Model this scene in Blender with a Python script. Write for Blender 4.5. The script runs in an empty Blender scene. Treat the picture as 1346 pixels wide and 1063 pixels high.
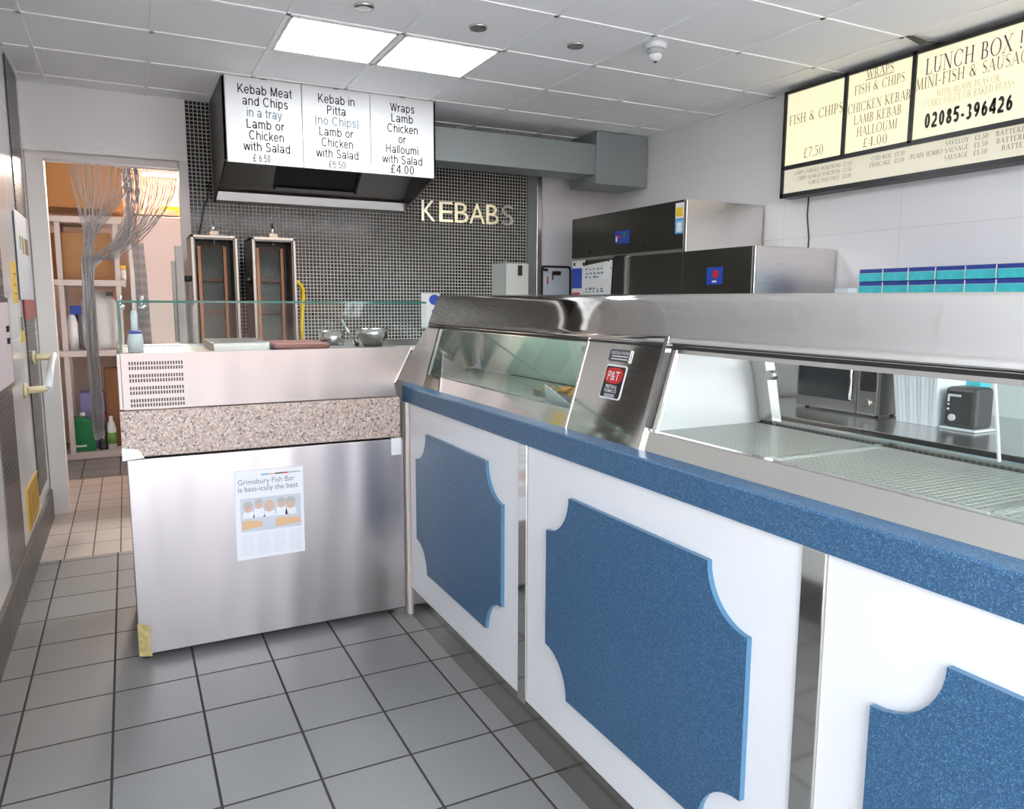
import bpy, bmesh, math, random
from mathutils import Vector, Matrix
R = random.Random(7)
SC = bpy.context.scene
COL = SC.collection

# ------------------------------------------------------------------ camera, sky, exposure
F_PX, PITCH, YAW, ROLL, EYE = 993.12, math.radians(7.6887), math.radians(26.9407), math.radians(0.2276), 1.515
cam_d = bpy.data.cameras.new('camera')
cam_d.sensor_fit = 'HORIZONTAL'; cam_d.sensor_width = 36.0
cam_d.lens = F_PX / 1346.0 * 36.0
cam_d.clip_start = 0.05
cam = bpy.data.objects.new('camera', cam_d); COL.objects.link(cam)
fw = Vector((math.sin(YAW) * math.cos(PITCH), math.cos(YAW) * math.cos(PITCH), -math.sin(PITCH)))
rt = Vector((math.cos(YAW), -math.sin(YAW), 0)); up = rt.cross(fw)
r2 = math.cos(ROLL) * rt + math.sin(ROLL) * up
u2 = math.cos(ROLL) * up - math.sin(ROLL) * rt
cam.matrix_world = Matrix(((r2.x, u2.x, -fw.x, 0), (r2.y, u2.y, -fw.y, 0), (r2.z, u2.z, -fw.z, EYE), (0, 0, 0, 1)))
SC.camera = cam

world = bpy.data.worlds.new('sky'); SC.world = world; world.use_nodes = True
wn, wl = world.node_tree.nodes, world.node_tree.links
wn.clear()
w_out = wn.new('ShaderNodeOutputWorld'); w_bg = wn.new('ShaderNodeBackground')
w_tc = wn.new('ShaderNodeTexCoord'); w_sep = wn.new('ShaderNodeSeparateXYZ'); w_rmp = wn.new('ShaderNodeValToRGB')
w_map = wn.new('ShaderNodeMapRange'); w_map.inputs[1].default_value = -0.2; w_map.inputs[2].default_value = 1.0
wl.new(w_tc.outputs['Generated'], w_sep.inputs[0]); wl.new(w_sep.outputs['Z'], w_map.inputs[0])
wl.new(w_map.outputs[0], w_rmp.inputs[0]); wl.new(w_rmp.outputs[0], w_bg.inputs[0]); wl.new(w_bg.outputs[0], w_out.inputs[0])
w_rmp.color_ramp.elements[0].position = 0.1; w_rmp.color_ramp.elements[0].color = (0.80, 0.78, 0.78, 1)
w_rmp.color_ramp.elements[1].position = 0.7; w_rmp.color_ramp.elements[1].color = (0.80, 0.90, 1.0, 1)
w_bg.inputs[1].default_value = 7.0

sun = bpy.data.lights.new('sun', 'SUN'); sun.energy = 1.3; sun.angle = .02; sun.color = (1, .95, .88)
so = bpy.data.objects.new('sun', sun); COL.objects.link(so); so.location = (0, 4, 12)
so.rotation_euler = Vector((.25, -.62, -.75)).to_track_quat('-Z', 'Y').to_euler()   # high, from behind the shop: it lights the street opposite
port = bpy.data.lights.new('shopfront_portal', 'AREA'); port.shape = 'RECTANGLE'; port.size = 4.6; port.size_y = 2.9
port.cycles.is_portal = True
po = bpy.data.objects.new('shopfront_portal', port); COL.objects.link(po)
po.location = (1.79, -1.42, 1.48); po.rotation_euler = (math.radians(90), 0, 0)

SC.view_settings.view_transform = 'Standard'; SC.view_settings.look = 'None'
SC.view_settings.gamma = 1.0; SC.view_settings.use_curve_mapping = False
SC.view_settings.exposure = 1.2
try:
    SC.cycles.max_bounces = 10; SC.cycles.glossy_bounces = 5; SC.cycles.transparent_max_bounces = 24
    SC.cycles.sample_clamp_indirect = 6.0
except Exception: pass

# ------------------------------------------------------------------ materials
def new_mat(name):
    m = bpy.data.materials.new(name); m.use_nodes = True
    return m, m.node_tree.nodes, m.node_tree.links, m.node_tree.nodes['Principled BSDF']
def mat(name, col, rough=.5, metal=0., var=0., vscale=8., bump=0., bscale=30., emit=None, estr=0., coat=0., spec=None):
    m, n, l, b = new_mat(name)
    b.inputs['Base Color'].default_value = (*col, 1); b.inputs['Roughness'].default_value = rough; b.inputs['Metallic'].default_value = metal
    if coat: b.inputs['Coat Weight'].default_value = coat; b.inputs['Coat Roughness'].default_value = .08
    if spec is not None: b.inputs['Specular IOR Level'].default_value = spec
    if emit: b.inputs['Emission Color'].default_value = (*emit, 1); b.inputs['Emission Strength'].default_value = estr
    if var or bump:
        tc = n.new('ShaderNodeTexCoord')
    if var:
        nz = n.new('ShaderNodeTexNoise'); nz.inputs['Scale'].default_value = vscale; nz.inputs['Detail'].default_value = 4
        mx = n.new('ShaderNodeMix'); mx.data_type = 'RGBA'
        mx.inputs[6].default_value = (*[c * (1 - var) for c in col], 1); mx.inputs[7].default_value = (*[min(1, c * (1 + var)) for c in col], 1)
        l.new(tc.outputs['Object'], nz.inputs[0]); l.new(nz.outputs[0], mx.inputs[0]); l.new(mx.outputs[2], b.inputs['Base Color'])
    if bump:
        nb = n.new('ShaderNodeTexNoise'); nb.inputs['Scale'].default_value = bscale
        bp = n.new('ShaderNodeBump'); bp.inputs['Strength'].default_value = bump; bp.inputs['Distance'].default_value = .02
        l.new(tc.outputs['Object'], nb.inputs[0]); l.new(nb.outputs[0], bp.inputs['Height']); l.new(bp.outputs[0], b.inputs['Normal'])
    return m
def steel(name, col=(.60, .59, .57), rough=.22, stretch=(1, 60, 60), amount=.10, wave=0., wscale=2.5, wstretch=(1, 1, 1)):
    """brushed stainless: fine stretched noise in the roughness, broad dents in the normal"""
    m, n, l, b = new_mat(name)
    b.inputs['Metallic'].default_value = 1; b.inputs['Base Color'].default_value = (*col, 1)
    tc = n.new('ShaderNodeTexCoord'); mp = n.new('ShaderNodeMapping'); mp.inputs['Scale'].default_value = stretch
    nz = n.new('ShaderNodeTexNoise'); nz.inputs['Scale'].default_value = 6; nz.inputs['Detail'].default_value = 5
    mr = n.new('ShaderNodeMapRange'); mr.inputs[3].default_value = max(.02, rough - amount); mr.inputs[4].default_value = rough + amount
    l.new(tc.outputs['Object'], mp.inputs[0]); l.new(mp.outputs[0], nz.inputs[0]); l.new(nz.outputs[0], mr.inputs[0]); l.new(mr.outputs[0], b.inputs['Roughness'])
    if wave:
        nb = n.new('ShaderNodeTexNoise'); nb.inputs['Scale'].default_value = wscale; nb.inputs['Detail'].default_value = 1
        bp = n.new('ShaderNodeBump'); bp.inputs['Strength'].default_value = wave; bp.inputs['Distance'].default_value = .05
        wm = n.new('ShaderNodeMapping'); wm.inputs['Scale'].default_value = wstretch; l.new(tc.outputs['Object'], wm.inputs[0]); l.new(wm.outputs[0], nb.inputs[0]); l.new(nb.outputs[0], bp.inputs['Height']); l.new(bp.outputs[0], b.inputs['Normal'])
    return m
def grid(name, axes, pitch, off, gw, col, var, gcol, rough, bump=.3, metal=0., speck=0., gloss_var=0., spec=None):
    """tiles on a world-aligned grid with per-tile tone and a recessed joint"""
    m, n, l, b = new_mat(name)
    g = n.new('ShaderNodeNewGeometry'); s = n.new('ShaderNodeSeparateXYZ'); l.new(g.outputs['Position'], s.inputs[0])
    def math_(op, a, bv=None):
        k = n.new('ShaderNodeMath'); k.operation = op
        for i, v in enumerate((a, bv)):
            if v is None: continue
            if isinstance(v, (int, float)): k.inputs[i].default_value = v
            else: l.new(v, k.inputs[i])
        return k.outputs[0]
    masks, ids = [], []
    for ax, p, o in zip(axes, pitch, off):
        q = math_('DIVIDE', math_('SUBTRACT', s.outputs[ax], o), p)
        f = math_('FRACT', q); ids.append(math_('FLOOR', q))
        d = math_('MULTIPLY', math_('MINIMUM', f, math_('SUBTRACT', 1., f)), p)
        masks.append(d)
    dm = math_('MINIMUM', *masks)
    mr = n.new('ShaderNodeMapRange'); mr.inputs[1].default_value = gw / 2 * .8; mr.inputs[2].default_value = gw / 2 * 1.2; l.new(dm, mr.inputs[0])
    cb = n.new('ShaderNodeCombineXYZ'); l.new(ids[0], cb.inputs[0]); l.new(ids[1], cb.inputs[1])
    wh = n.new('ShaderNodeTexWhiteNoise'); l.new(cb.outputs[0], wh.inputs[0])
    tone = n.new('ShaderNodeMix'); tone.data_type = 'RGBA'; l.new(wh.outputs[0], tone.inputs[0])
    tone.inputs[6].default_value = (*[c * (1 - var) for c in col], 1); tone.inputs[7].default_value = (*[min(1, c * (1 + var)) for c in col], 1)
    tc_out = tone.outputs[2]
    if speck:
        nz = n.new('ShaderNodeTexNoise'); nz.inputs['Scale'].default_value = 220; nz.inputs['Detail'].default_value = 3; l.new(g.outputs['Position'], nz.inputs[0])
        sm = n.new('ShaderNodeMix'); sm.data_type = 'RGBA'; sm.blend_type = 'MULTIPLY'; sm.inputs[0].default_value = speck
        rr = n.new('ShaderNodeMapRange'); rr.inputs[3].default_value = .4; rr.inputs[4].default_value = 1.5; l.new(nz.outputs[0], rr.inputs[0])
        l.new(tc_out, sm.inputs[6]); l.new(rr.outputs[0], sm.inputs[7]); tc_out = sm.outputs[2]
    mx = n.new('ShaderNodeMix'); mx.data_type = 'RGBA'; l.new(mr.outputs[0], mx.inputs[0]); mx.inputs[6].default_value = (*gcol, 1); l.new(tc_out, mx.inputs[7])
    l.new(mx.outputs[2], b.inputs['Base Color'])
    ro = n.new('ShaderNodeMapRange'); ro.inputs[3].default_value = .8; ro.inputs[4].default_value = rough; l.new(mr.outputs[0], ro.inputs[0]); l.new(ro.outputs[0], b.inputs['Roughness'])
    b.inputs['Metallic'].default_value = metal
    if spec is not None: b.inputs['Specular IOR Level'].default_value = spec
    if bump:
        bp = n.new('ShaderNodeBump'); bp.inputs['Strength'].default_value = bump; bp.inputs['Distance'].default_value = .002
        l.new(mr.outputs[0], bp.inputs['Height']); l.new(bp.outputs[0], b.inputs['Normal'])
    return m
def glass(name, tint=(.90, .97, .95), ior=1.45):
    m, n, l, b = new_mat(name); n.remove(b)
    out = [x for x in n if x.type == 'OUTPUT_MATERIAL'][0]
    t = n.new('ShaderNodeBsdfTransparent'); t.inputs[0].default_value = (*tint, 1)
    g = n.new('ShaderNodeBsdfGlossy'); g.inputs['Roughness'].default_value = .02; g.inputs[0].default_value = (1, 1, 1, 1)
    fr = n.new('ShaderNodeFresnel'); fr.inputs[0].default_value = ior; mx = n.new('ShaderNodeMixShader')
    ge = n.new('ShaderNodeNewGeometry'); iv = n.new('ShaderNodeMath'); iv.operation = 'SUBTRACT'; iv.inputs[0].default_value = 1.; l.new(ge.outputs['Backfacing'], iv.inputs[1])
    mu = n.new('ShaderNodeMath'); mu.operation = 'MULTIPLY'; l.new(fr.outputs[0], mu.inputs[0]); l.new(iv.outputs[0], mu.inputs[1])   # each pane mirrors at its outer face only
    l.new(mu.outputs[0], mx.inputs[0]); l.new(t.outputs[0], mx.inputs[1]); l.new(g.outputs[0], mx.inputs[2]); l.new(mx.outputs[0], out.inputs[0])
    return m
def speckle(name, cols, scale, rough=.35, pos=(.35, .5, .65)):
    m, n, l, b = new_mat(name)
    tc = n.new('ShaderNodeTexCoord'); v = n.new('ShaderNodeTexVoronoi'); v.inputs['Scale'].default_value = scale
    sp = n.new('ShaderNodeSeparateColor'); rp = n.new('ShaderNodeValToRGB'); rp.color_ramp.interpolation = 'CONSTANT'
    l.new(tc.outputs['Object'], v.inputs[0]); l.new(v.outputs['Color'], sp.inputs[0]); l.new(sp.outputs[0], rp.inputs[0]); l.new(rp.outputs[0], b.inputs['Base Color'])
    e = rp.color_ramp.elements; e[0].position = 0; e[0].color = (*cols[0], 1); e[1].position = pos[0]; e[1].color = (*cols[1], 1)
    for c, p in zip(cols[2:], pos[1:]): x = e.new(p); x.color = (*c, 1)
    b.inputs['Roughness'].default_value = rough
    return m
M = {}
M['white_paint'] = mat('white_paint', (.80, .79, .78), .45)
M['ceiling_tile'] = mat('ceiling_tile', (.92, .92, .93), .8, var=.03, vscale=90)
M['tbar'] = mat('tbar', (.93, .93, .93), .35)
M['floor_tile'] = grid('floor_tile', ('X', 'Y'), (.3, .3013), (-.4247, 2.8705), .0085, (.215, .212, .212), .08, (.035, .026, .022), .42, .35, speck=.35)
M['beige_tile'] = grid('beige_tile', ('X', 'Y'), (.149, .285), (-.557, 5.03), .007, (.50, .435, .40), .05, (.10, .07, .06), .45, .3, speck=.15)
M['skirting'] = grid('skirting', ('Y', 'Z'), (.3013, .6), (2.8705, -.3), .006, (.11, .102, .098), .05, (.06, .05, .045), .45, .2, speck=.2)
M['mosaic'] = grid('mosaic', ('X', 'Z'), (.0275, .0275), (.46, 0), .0052, (.016, .016, .015), .75, (.54, .53, .50), .09, .5, spec=.2)
M['mosaic_side'] = grid('mosaic_side', ('Y', 'Z'), (.0275, .0275), (5.42, 0), .0035, (.022, .02, .021), .5, (.20, .19, .19), .22, .5, spec=.15)
M['wall_clad'] = grid('wall_clad', ('Y', 'Z'), (.9, .62), (.35, .1), .004, (.80, .80, .81), .01, (.62, .62, .63), .22, .15)
M['wall_clad_left'] = grid('wall_clad_left', ('Y', 'Z'), (2.4, 1.3), (.3, .0), .003, (.74, .75, .76), .0, (.6, .6, .6), .12, .1)
M['wall_tile_back'] = grid('wall_tile_back', ('X', 'Z'), (.45, .33), (3.385, .0), .004, (.72, .70, .73), .02, (.58, .57, .6), .25, .15)
M['grey_paint'] = mat('grey_paint', (.20, .215, .215), .4, metal=.0)
M['duct_metal'] = mat('duct_metal', (.30, .34, .34), .45, metal=.35, var=.05, vscale=3)
M['steel'] = steel('steel')
M['steel_dull'] = steel('steel_dull', (.45, .44, .43), .34)
M['steel_front'] = steel('steel_front', (.56, .53, .54), .29, (90, 90, .6), .016, wave=.55, wscale=1.6, wstretch=(2.2, 1, .35))
M['steel_box'] = steel('steel_box', (.325, .30, .29), .29, (90, 90, .6), .016, wave=.25, wscale=1.6, wstretch=(2.5, 1, .4))
M['chrome'] = steel('chrome', (.68, .66, .62), .07, (60, 1, 60), .035, wave=.03, wscale=1.5)
M['hood_steel'] = steel('hood_steel', (.70, .68, .65), .075, (60, 1, 60), .03, wave=.015, wscale=1.2)
M['fridge_front'] = steel('fridge_front', (.135, .133, .12), .30, (80, 80, 2), .06)  # steel like the sides; the dark room it mirrors is put into the colour
M['fridge_side'] = steel('fridge_side', (.70, .67, .65), .30, (2, 60, 60), .08)
M['plinth_steel'] = steel('plinth_steel', (.42, .40, .38), .14, (60, 1, 60), .05, wave=.03)
M['dark_steel'] = steel('dark_steel', (.16, .16, .15), .35)
M['polished'] = steel('polished', (.85, .83, .78), .14, (1, 1, 1), .04)
M['fascia_white'] = mat('fascia_white', (.83, .84, .86), .25, spec=.4)
M['blue_laminate'] = speckle('blue_laminate', [(.030, .088, .185), (.040, .115, .226), (.054, .145, .268), (.11, .235, .36)], 420, .33, (.35, .62, .86))
M['blue_edge'] = mat('blue_edge', (.08, .20, .33), .3)
M['granite'] = speckle('granite', [(.50, .39, .33), (.42, .32, .27), (.62, .54, .48), (.15, .13, .12), (.33, .27, .24)], 150, .3, (.30, .62, .86, .94))
M['glass'] = glass('glass', (.93, .97, .96), 1.36)
M['glass_green'] = glass('glass_green', (.91, .965, .945), 1.45)
M['glass_edge'] = mat('glass_edge', (.03, .16, .13), .1, spec=.6)
M['black'] = mat('black', (.012, .012, .013), .4)
M['black_metal'] = mat('black_metal', (.03, .03, .032), .35, metal=.3)
M['dark_grey'] = mat('dark_grey', (.06, .06, .065), .5)
M['dark_text'] = mat('dark_text', (.012, .014, .02), .8, spec=.1)
M['pale_text'] = mat('pale_text', (.16, .21, .25), .8, spec=.1)
M['brown_text'] = mat('brown_text', (.24, .18, .09), .7)
M['purple_text'] = mat('purple_text', (.10, .05, .14), .7)
M['head_text'] = mat('head_text', (.20, .22, .26), .7)
M['soft_print'] = mat('soft_print', (.68, .73, .79), .6)
M['strip_text'] = mat('strip_text', (.09, .075, .05), .7)
M['faint_text'] = mat('faint_text', (.62, .52, .28), .7)
M['sign_white'] = mat('sign_white', (.70, .71, .715), .55)
M['paper'] = mat('paper', (.80, .83, .88), .6)
M['white_plastic'] = mat('white_plastic', (.82, .83, .86), .35)
M['cream_plastic'] = mat('cream_plastic', (.80, .70, .44), .35)
M['grey_plastic'] = mat('grey_plastic', (.45, .48, .46), .4)
M['led'] = mat('led', (1, 1, 1), .4, emit=(.95, .99, 1.0), estr=11.0)
M['lightbox'] = mat('lightbox', (.6, .56, .42), .4, emit=(1.0, .90, .58), estr=.34)
M['lightbox_dim'] = mat('lightbox_dim', (.6, .57, .45), .4, emit=(1.0, .94, .74), estr=.17)
M['tube_glow'] = mat('tube_glow', (1, 1, 1), .4, emit=(1.0, .93, .82), estr=2.6)
M['copper_glow'] = mat('copper_glow', (.26, .12, .055), .4, metal=.6)
M['rust'] = mat('rust', (.10, .05, .03), .6)
M['grill_steel'] = steel('grill_steel', (.31, .28, .25), .35)
M['mesh_grey'] = grid('mesh_grey', ('X', 'Z'), (.012, .012), (0, 0), .004, (.05, .055, .05), .2, (.10, .11, .10), .45, .6)
M['yellow'] = mat('yellow', (.80, .52, .02), .4)
M['gold_tape'] = mat('gold_tape', (.46, .37, .15), .5, var=.6, vscale=45)
M['cardboard'] = mat('cardboard', (.36, .20, .09), .8, var=.12, vscale=6)
M['cardboard_dark'] = mat('cardboard_dark', (.24, .11, .05), .8)
M['orange_wood'] = mat('orange_wood', (.50, .24, .08), .45, var=.08, vscale=3)
M['cream_wall'] = mat('cream_wall', (.76, .62, .54), .6)
M['pink_steel'] = mat('pink_steel', (.78, .66, .64), .35, metal=.15, var=.04, vscale=3)
M['rack_paint'] = mat('rack_paint', (.60, .54, .53), .5, var=.06, vscale=20)
M['green'] = mat('green', (.01, .19, .07), .35)
M['label_green'] = mat('label_green', (.16, .36, .08), .5)
M['red'] = mat('red', (.55, .02, .02), .35)
M['blue'] = mat('blue', (.015, .06, .42), .4)
M['sky_blue'] = mat('sky_blue', (.12, .42, .75), .4)
M['turquoise'] = mat('turquoise', (.05, .52, .58), .45, var=.25, vscale=30)
M['pale_turquoise'] = mat('pale_turquoise', (.40, .75, .80), .5)
M['navy'] = mat('navy', (.02, .05, .30), .45)
M['purple'] = mat('purple', (.22, .20, .45), .5)
M['milky'] = mat('milky', (.62, .66, .68), .35)
M['skin'] = mat('skin', (.66, .46, .38), .6)
M['food_orange'] = mat('food_orange', (.74, .48, .28), .6)
M['pale_blue_print'] = mat('pale_blue_print', (.58, .63, .70), .6)
M['chain'] = mat('chain', (.40, .40, .41), .3, metal=.85)
M['chip_gold'] = mat('chip_gold', (.75, .42, .08), .5)
M['deck'] = grid('deck', ('X', 'Y'), (.016, .016), (0, 0), .006, (.17, .175, .165), .15, (.52, .525, .50), .28, .6, metal=.85)
M['brick_pink'] = mat('brick_pink', (.36, .22, .18), .8, var=.15, vscale=2)
M['pavement'] = mat('pavement', (.40, .385, .375), .8, var=.08, vscale=3)
M['window_dark'] = mat('window_dark', (.05, .06, .07), .1)
M['frame_white'] = mat('frame_white', (.7, .7, .7), .4)
M['greige'] = mat('greige', (.74, .715, .69), .45)
M['fill_warm'] = mat('fill_warm', (1, 1, 1), .4, emit=(1.0, .95, .88), estr=3.6)  # glow of the tubes added inside the cabinet
M['inner_steel'] = mat('inner_steel', (.66, .66, .68), .38, metal=.35, var=.06, vscale=5)
M['cap_steel'] = mat('cap_steel', (.74, .67, .63), .36, metal=.45, var=.06, vscale=4)  # pinkish reflection on the end cap put into the base colour
M['micro_glass'] = mat('micro_glass', (.02, .022, .025), .35, spec=.25)
M['acrylic'] = mat('acrylic', (.60, .70, .66), .25)
M['tan'] = mat('tan', (.55, .42, .30), .5)

# ------------------------------------------------------------------ mesh building
TXT = {}
def text_shape(s, bold=0.):
    k = (s, bold)
    if k not in TXT:
        cu = bpy.data.curves.new('t', 'FONT'); cu.body = s; cu.resolution_u = 3; cu.offset = bold
        ob = bpy.data.objects.new('t', cu); COL.objects.link(ob)
        bpy.context.view_layer.update()
        dg = bpy.context.evaluated_depsgraph_get()
        me = bpy.data.meshes.new_from_object(ob.evaluated_get(dg))
        vs = [(v.co.x, v.co.y) for v in me.vertices]; fs = [list(p.vertices) for p in me.polygons]
        bpy.data.objects.remove(ob); bpy.data.curves.remove(cu); bpy.data.meshes.remove(me)
        TXT[k] = (vs, fs)
    return TXT[k]
CAP = None
# a small Roman capital alphabet, drawn as thick and thin strokes with serifs (cap height 1)
TK, TN = .115, .04
def _l(x0, y0, x1, y1, w):
    d = Vector((x1 - x0, y1 - y0)); d.normalize(); p = Vector((-d.y, d.x)) * w / 2
    return [[(x0 + p.x, y0 + p.y), (x1 + p.x, y1 + p.y), (x1 - p.x, y1 - p.y), (x0 - p.x, y0 - p.y)]]
def _v(x, y0=0., y1=1., w=TK, sb=True, st=True):
    o = _l(x, y0, x, y1, w)
    if sb: o += _l(x - .14, y0 + .02, x + .14, y0 + .02, .04)
    if st: o += _l(x - .14, y1 - .02, x + .14, y1 - .02, .04)
    return o
def _h(x0, x1, y): return _l(x0, y, x1, y, TN)
def _sf(x, y): return _l(x - .12, y, x + .12, y, .04)
def _a(cx, cy, rx, ry, a0, a1, tk=TK, tn=TN, n=14):
    o = []; pr = None
    for i in range(n + 1):
        a = math.radians(a0 + (a1 - a0) * i / n); c, s = math.cos(a), math.sin(a)
        w = tn + (tk - tn) * abs(c) ** 1.5
        q = ((cx + (rx - w) * c, cy + (ry - w) * s), (cx + rx * c, cy + ry * s))
        if pr: o.append([pr[0], pr[1], q[1], q[0]])
        pr = q
    return o
GL = {
 'A': (_l(.08, 0, .40, 1, TN) + _l(.38, 1, .72, 0, TK) + _h(.2, .58, .35) + _sf(.08, .02) + _sf(.72, .02), .80),
 'B': (_v(.16) + _a(.3, .74, .26, .26, -90, 90) + _a(.3, .26, .32, .27, -90, 90) + _h(.16, .32, .975) + _h(.16, .32, .5) + _h(.16, .32, .025), .68),
 'C': (_a(.46, .5, .42, .52, 40, 320) + _l(.77, .66, .77, .95, TN), .86),
 'D': (_v(.16) + _a(.32, .5, .46, .5, -90, 90) + _h(.16, .34, .975) + _h(.16, .34, .025), .84),
 'E': (_v(.16) + _h(.16, .58, .975) + _h(.16, .48, .5) + _h(.16, .62, .025) + _l(.57, .8, .57, 1, TN) + _l(.61, 0, .61, .22, TN), .68),
 'F': (_v(.16) + _h(.16, .58, .975) + _h(.16, .48, .5) + _l(.57, .8, .57, 1, TN), .62),
 'G': (_a(.46, .5, .42, .52, 40, 320) + _v(.76, .05, .42, TK, False, True), .90),
 'H': (_v(.16) + _v(.68) + _h(.16, .68, .5), .84), 'I': (_v(.16), .32),
 'J': (_v(.22, .1, 1, TK, False, True) + _a(.08, .1, .2, .22, 270, 360), .40),
 'K': (_v(.16) + _l(.2, .42, .62, 1, TN) + _l(.3, .55, .70, 0, TK) + _sf(.62, .98) + _sf(.70, .02), .80),
 'L': (_v(.16) + _h(.16, .6, .025) + _l(.59, 0, .59, .24, TN), .64),
 'M': (_l(.14, 0, .2, 1, TN) + _l(.2, 1, .5, .05, TK) + _l(.5, .05, .8, 1, TN) + _l(.8, 1, .86, 0, TK) + _sf(.14, .02) + _sf(.86, .02), 1.0),
 'N': (_l(.14, 0, .14, 1, TN) + _l(.14, 1, .70, 0, TK) + _l(.70, 0, .70, 1, TN) + _sf(.14, .02) + _sf(.70, .98) + _sf(.1, .98), .84),
 'O': (_a(.46, .5, .43, .52, 0, 360, n=24), .92),
 'P': (_v(.16) + _a(.3, .71, .28, .29, -90, 90) + _h(.16, .32, .975) + _h(.16, .32, .445), .64),
 'R': (_v(.16) + _a(.3, .73, .27, .27, -90, 90) + _h(.16, .32, .975) + _h(.16, .32, .485) + _l(.32, .48, .66, 0, TK) + _sf(.68, .02), .76),
 'S': (_a(.3, .74, .23, .27, 30, 270, TN * 1.8) + _a(.3, .26, .26, .27, -150, 90, TN * 1.8) + _l(.2, .66, .42, .36, TK), .60),
 'T': (_v(.36, 0, 1, TK, True, False) + _h(.03, .69, .975) + _l(.04, .78, .04, 1, TN) + _l(.68, .78, .68, 1, TN), .72),
 'U': (_v(.16, .3, 1, TK, False, True) + _v(.66, .3, 1, TN, False, True) + _a(.385, .32, .29, .34, 180, 360), .80),
 'V': (_l(.08, 1, .40, 0, TK) + _l(.40, 0, .70, 1, TN) + _sf(.08, .98) + _sf(.70, .98), .78),
 'W': (_l(.06, 1, .34, 0, TK) + _l(.34, 0, .55, .9, TN) + _l(.52, 1, .80, 0, TK) + _l(.80, 0, 1.04, 1, TN) + _sf(.06, .98) + _sf(1.04, .98), 1.10),
 'X': (_l(.1, 1, .68, 0, TK) + _l(.08, 0, .66, 1, TN) + _sf(.1, .98) + _sf(.68, .02) + _sf(.08, .02) + _sf(.66, .98), .76),
 'Y': (_l(.08, 1, .38, .45, TK) + _l(.38, .45, .66, 1, TN) + _v(.38, 0, .47, TK, True, False) + _sf(.08, .98) + _sf(.66, .98), .74),
 '&': (_a(.36, .76, .2, .24, 0, 360, TN * 1.8) + _a(.33, .27, .28, .28, 60, 340) + _l(.22, .66, .74, 0, TK) + _l(.5, .1, .78, .48, TN), .88),
 '0': (_a(.3, .5, .26, .52, 0, 360), .62), '1': (_v(.22, 0, 1, TK, True, False) + _l(.06, .82, .22, .98, TN), .42),
 '2': (_a(.28, .72, .24, .28, -20, 170) + _l(.48, .6, .08, .05, TN) + _h(.06, .54, .06), .60),
 '3': (_a(.26, .75, .22, .26, -90, 150) + _a(.26, .26, .26, .27, -150, 90), .58),
 '4': (_v(.42, 0, 1, TK, True, False) + _l(.42, 1, .04, .32, TN) + _h(.04, .6, .3), .64),
 '5': (_a(.26, .32, .27, .34, -150, 110) + _l(.14, .55, .14, 1, TN) + _l(.12, .96, .5, .96, .09), .58),
 '6': (_a(.3, .3, .26, .31, 0, 360) + _a(.42, .42, .40, .60, 100, 190), .62),
 '7': (_l(.06, .95, .54, .95, .09) + _l(.52, .95, .2, 0, TN * 1.6), .56),
 '8': (_a(.3, .75, .21, .25, 0, 360) + _a(.3, .27, .26, .28, 0, 360), .62),
 '9': (_a(.3, .68, .26, .31, 0, 360) + _a(.18, .56, .40, .60, -80, 10), .62),
 '£': (_a(.36, .74, .2, .27, 20, 190) + _l(.22, .75, .2, .08, TK * .8) + _h(.04, .42, .48) + _l(.06, .05, .56, .05, .08), .62),
 '!': (_l(.15, .3, .15, 1.02, .11) + _l(.15, 0, .15, .12, .12), .34), '.': (_l(.08, 0, .08, .12, .12), .2),
 '-': (_l(.05, .38, .35, .38, .07), .42), '(': (_a(.4, .45, .32, .65, 120, 240), .32), ')': (_a(-.08, .45, .32, .65, -60, 60), .32), ' ': ([], .36),
}
def serif_shape(s):
    vs, fs, x = [], [], 0.
    for ch in s:
        polys, adv = GL[ch]
        for p in polys:
            b = len(vs); vs += [(px + x, py) for px, py in p]; fs.append([b, b + 1, b + 2, b + 3])
        x += adv + .07
    return vs, fs

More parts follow.
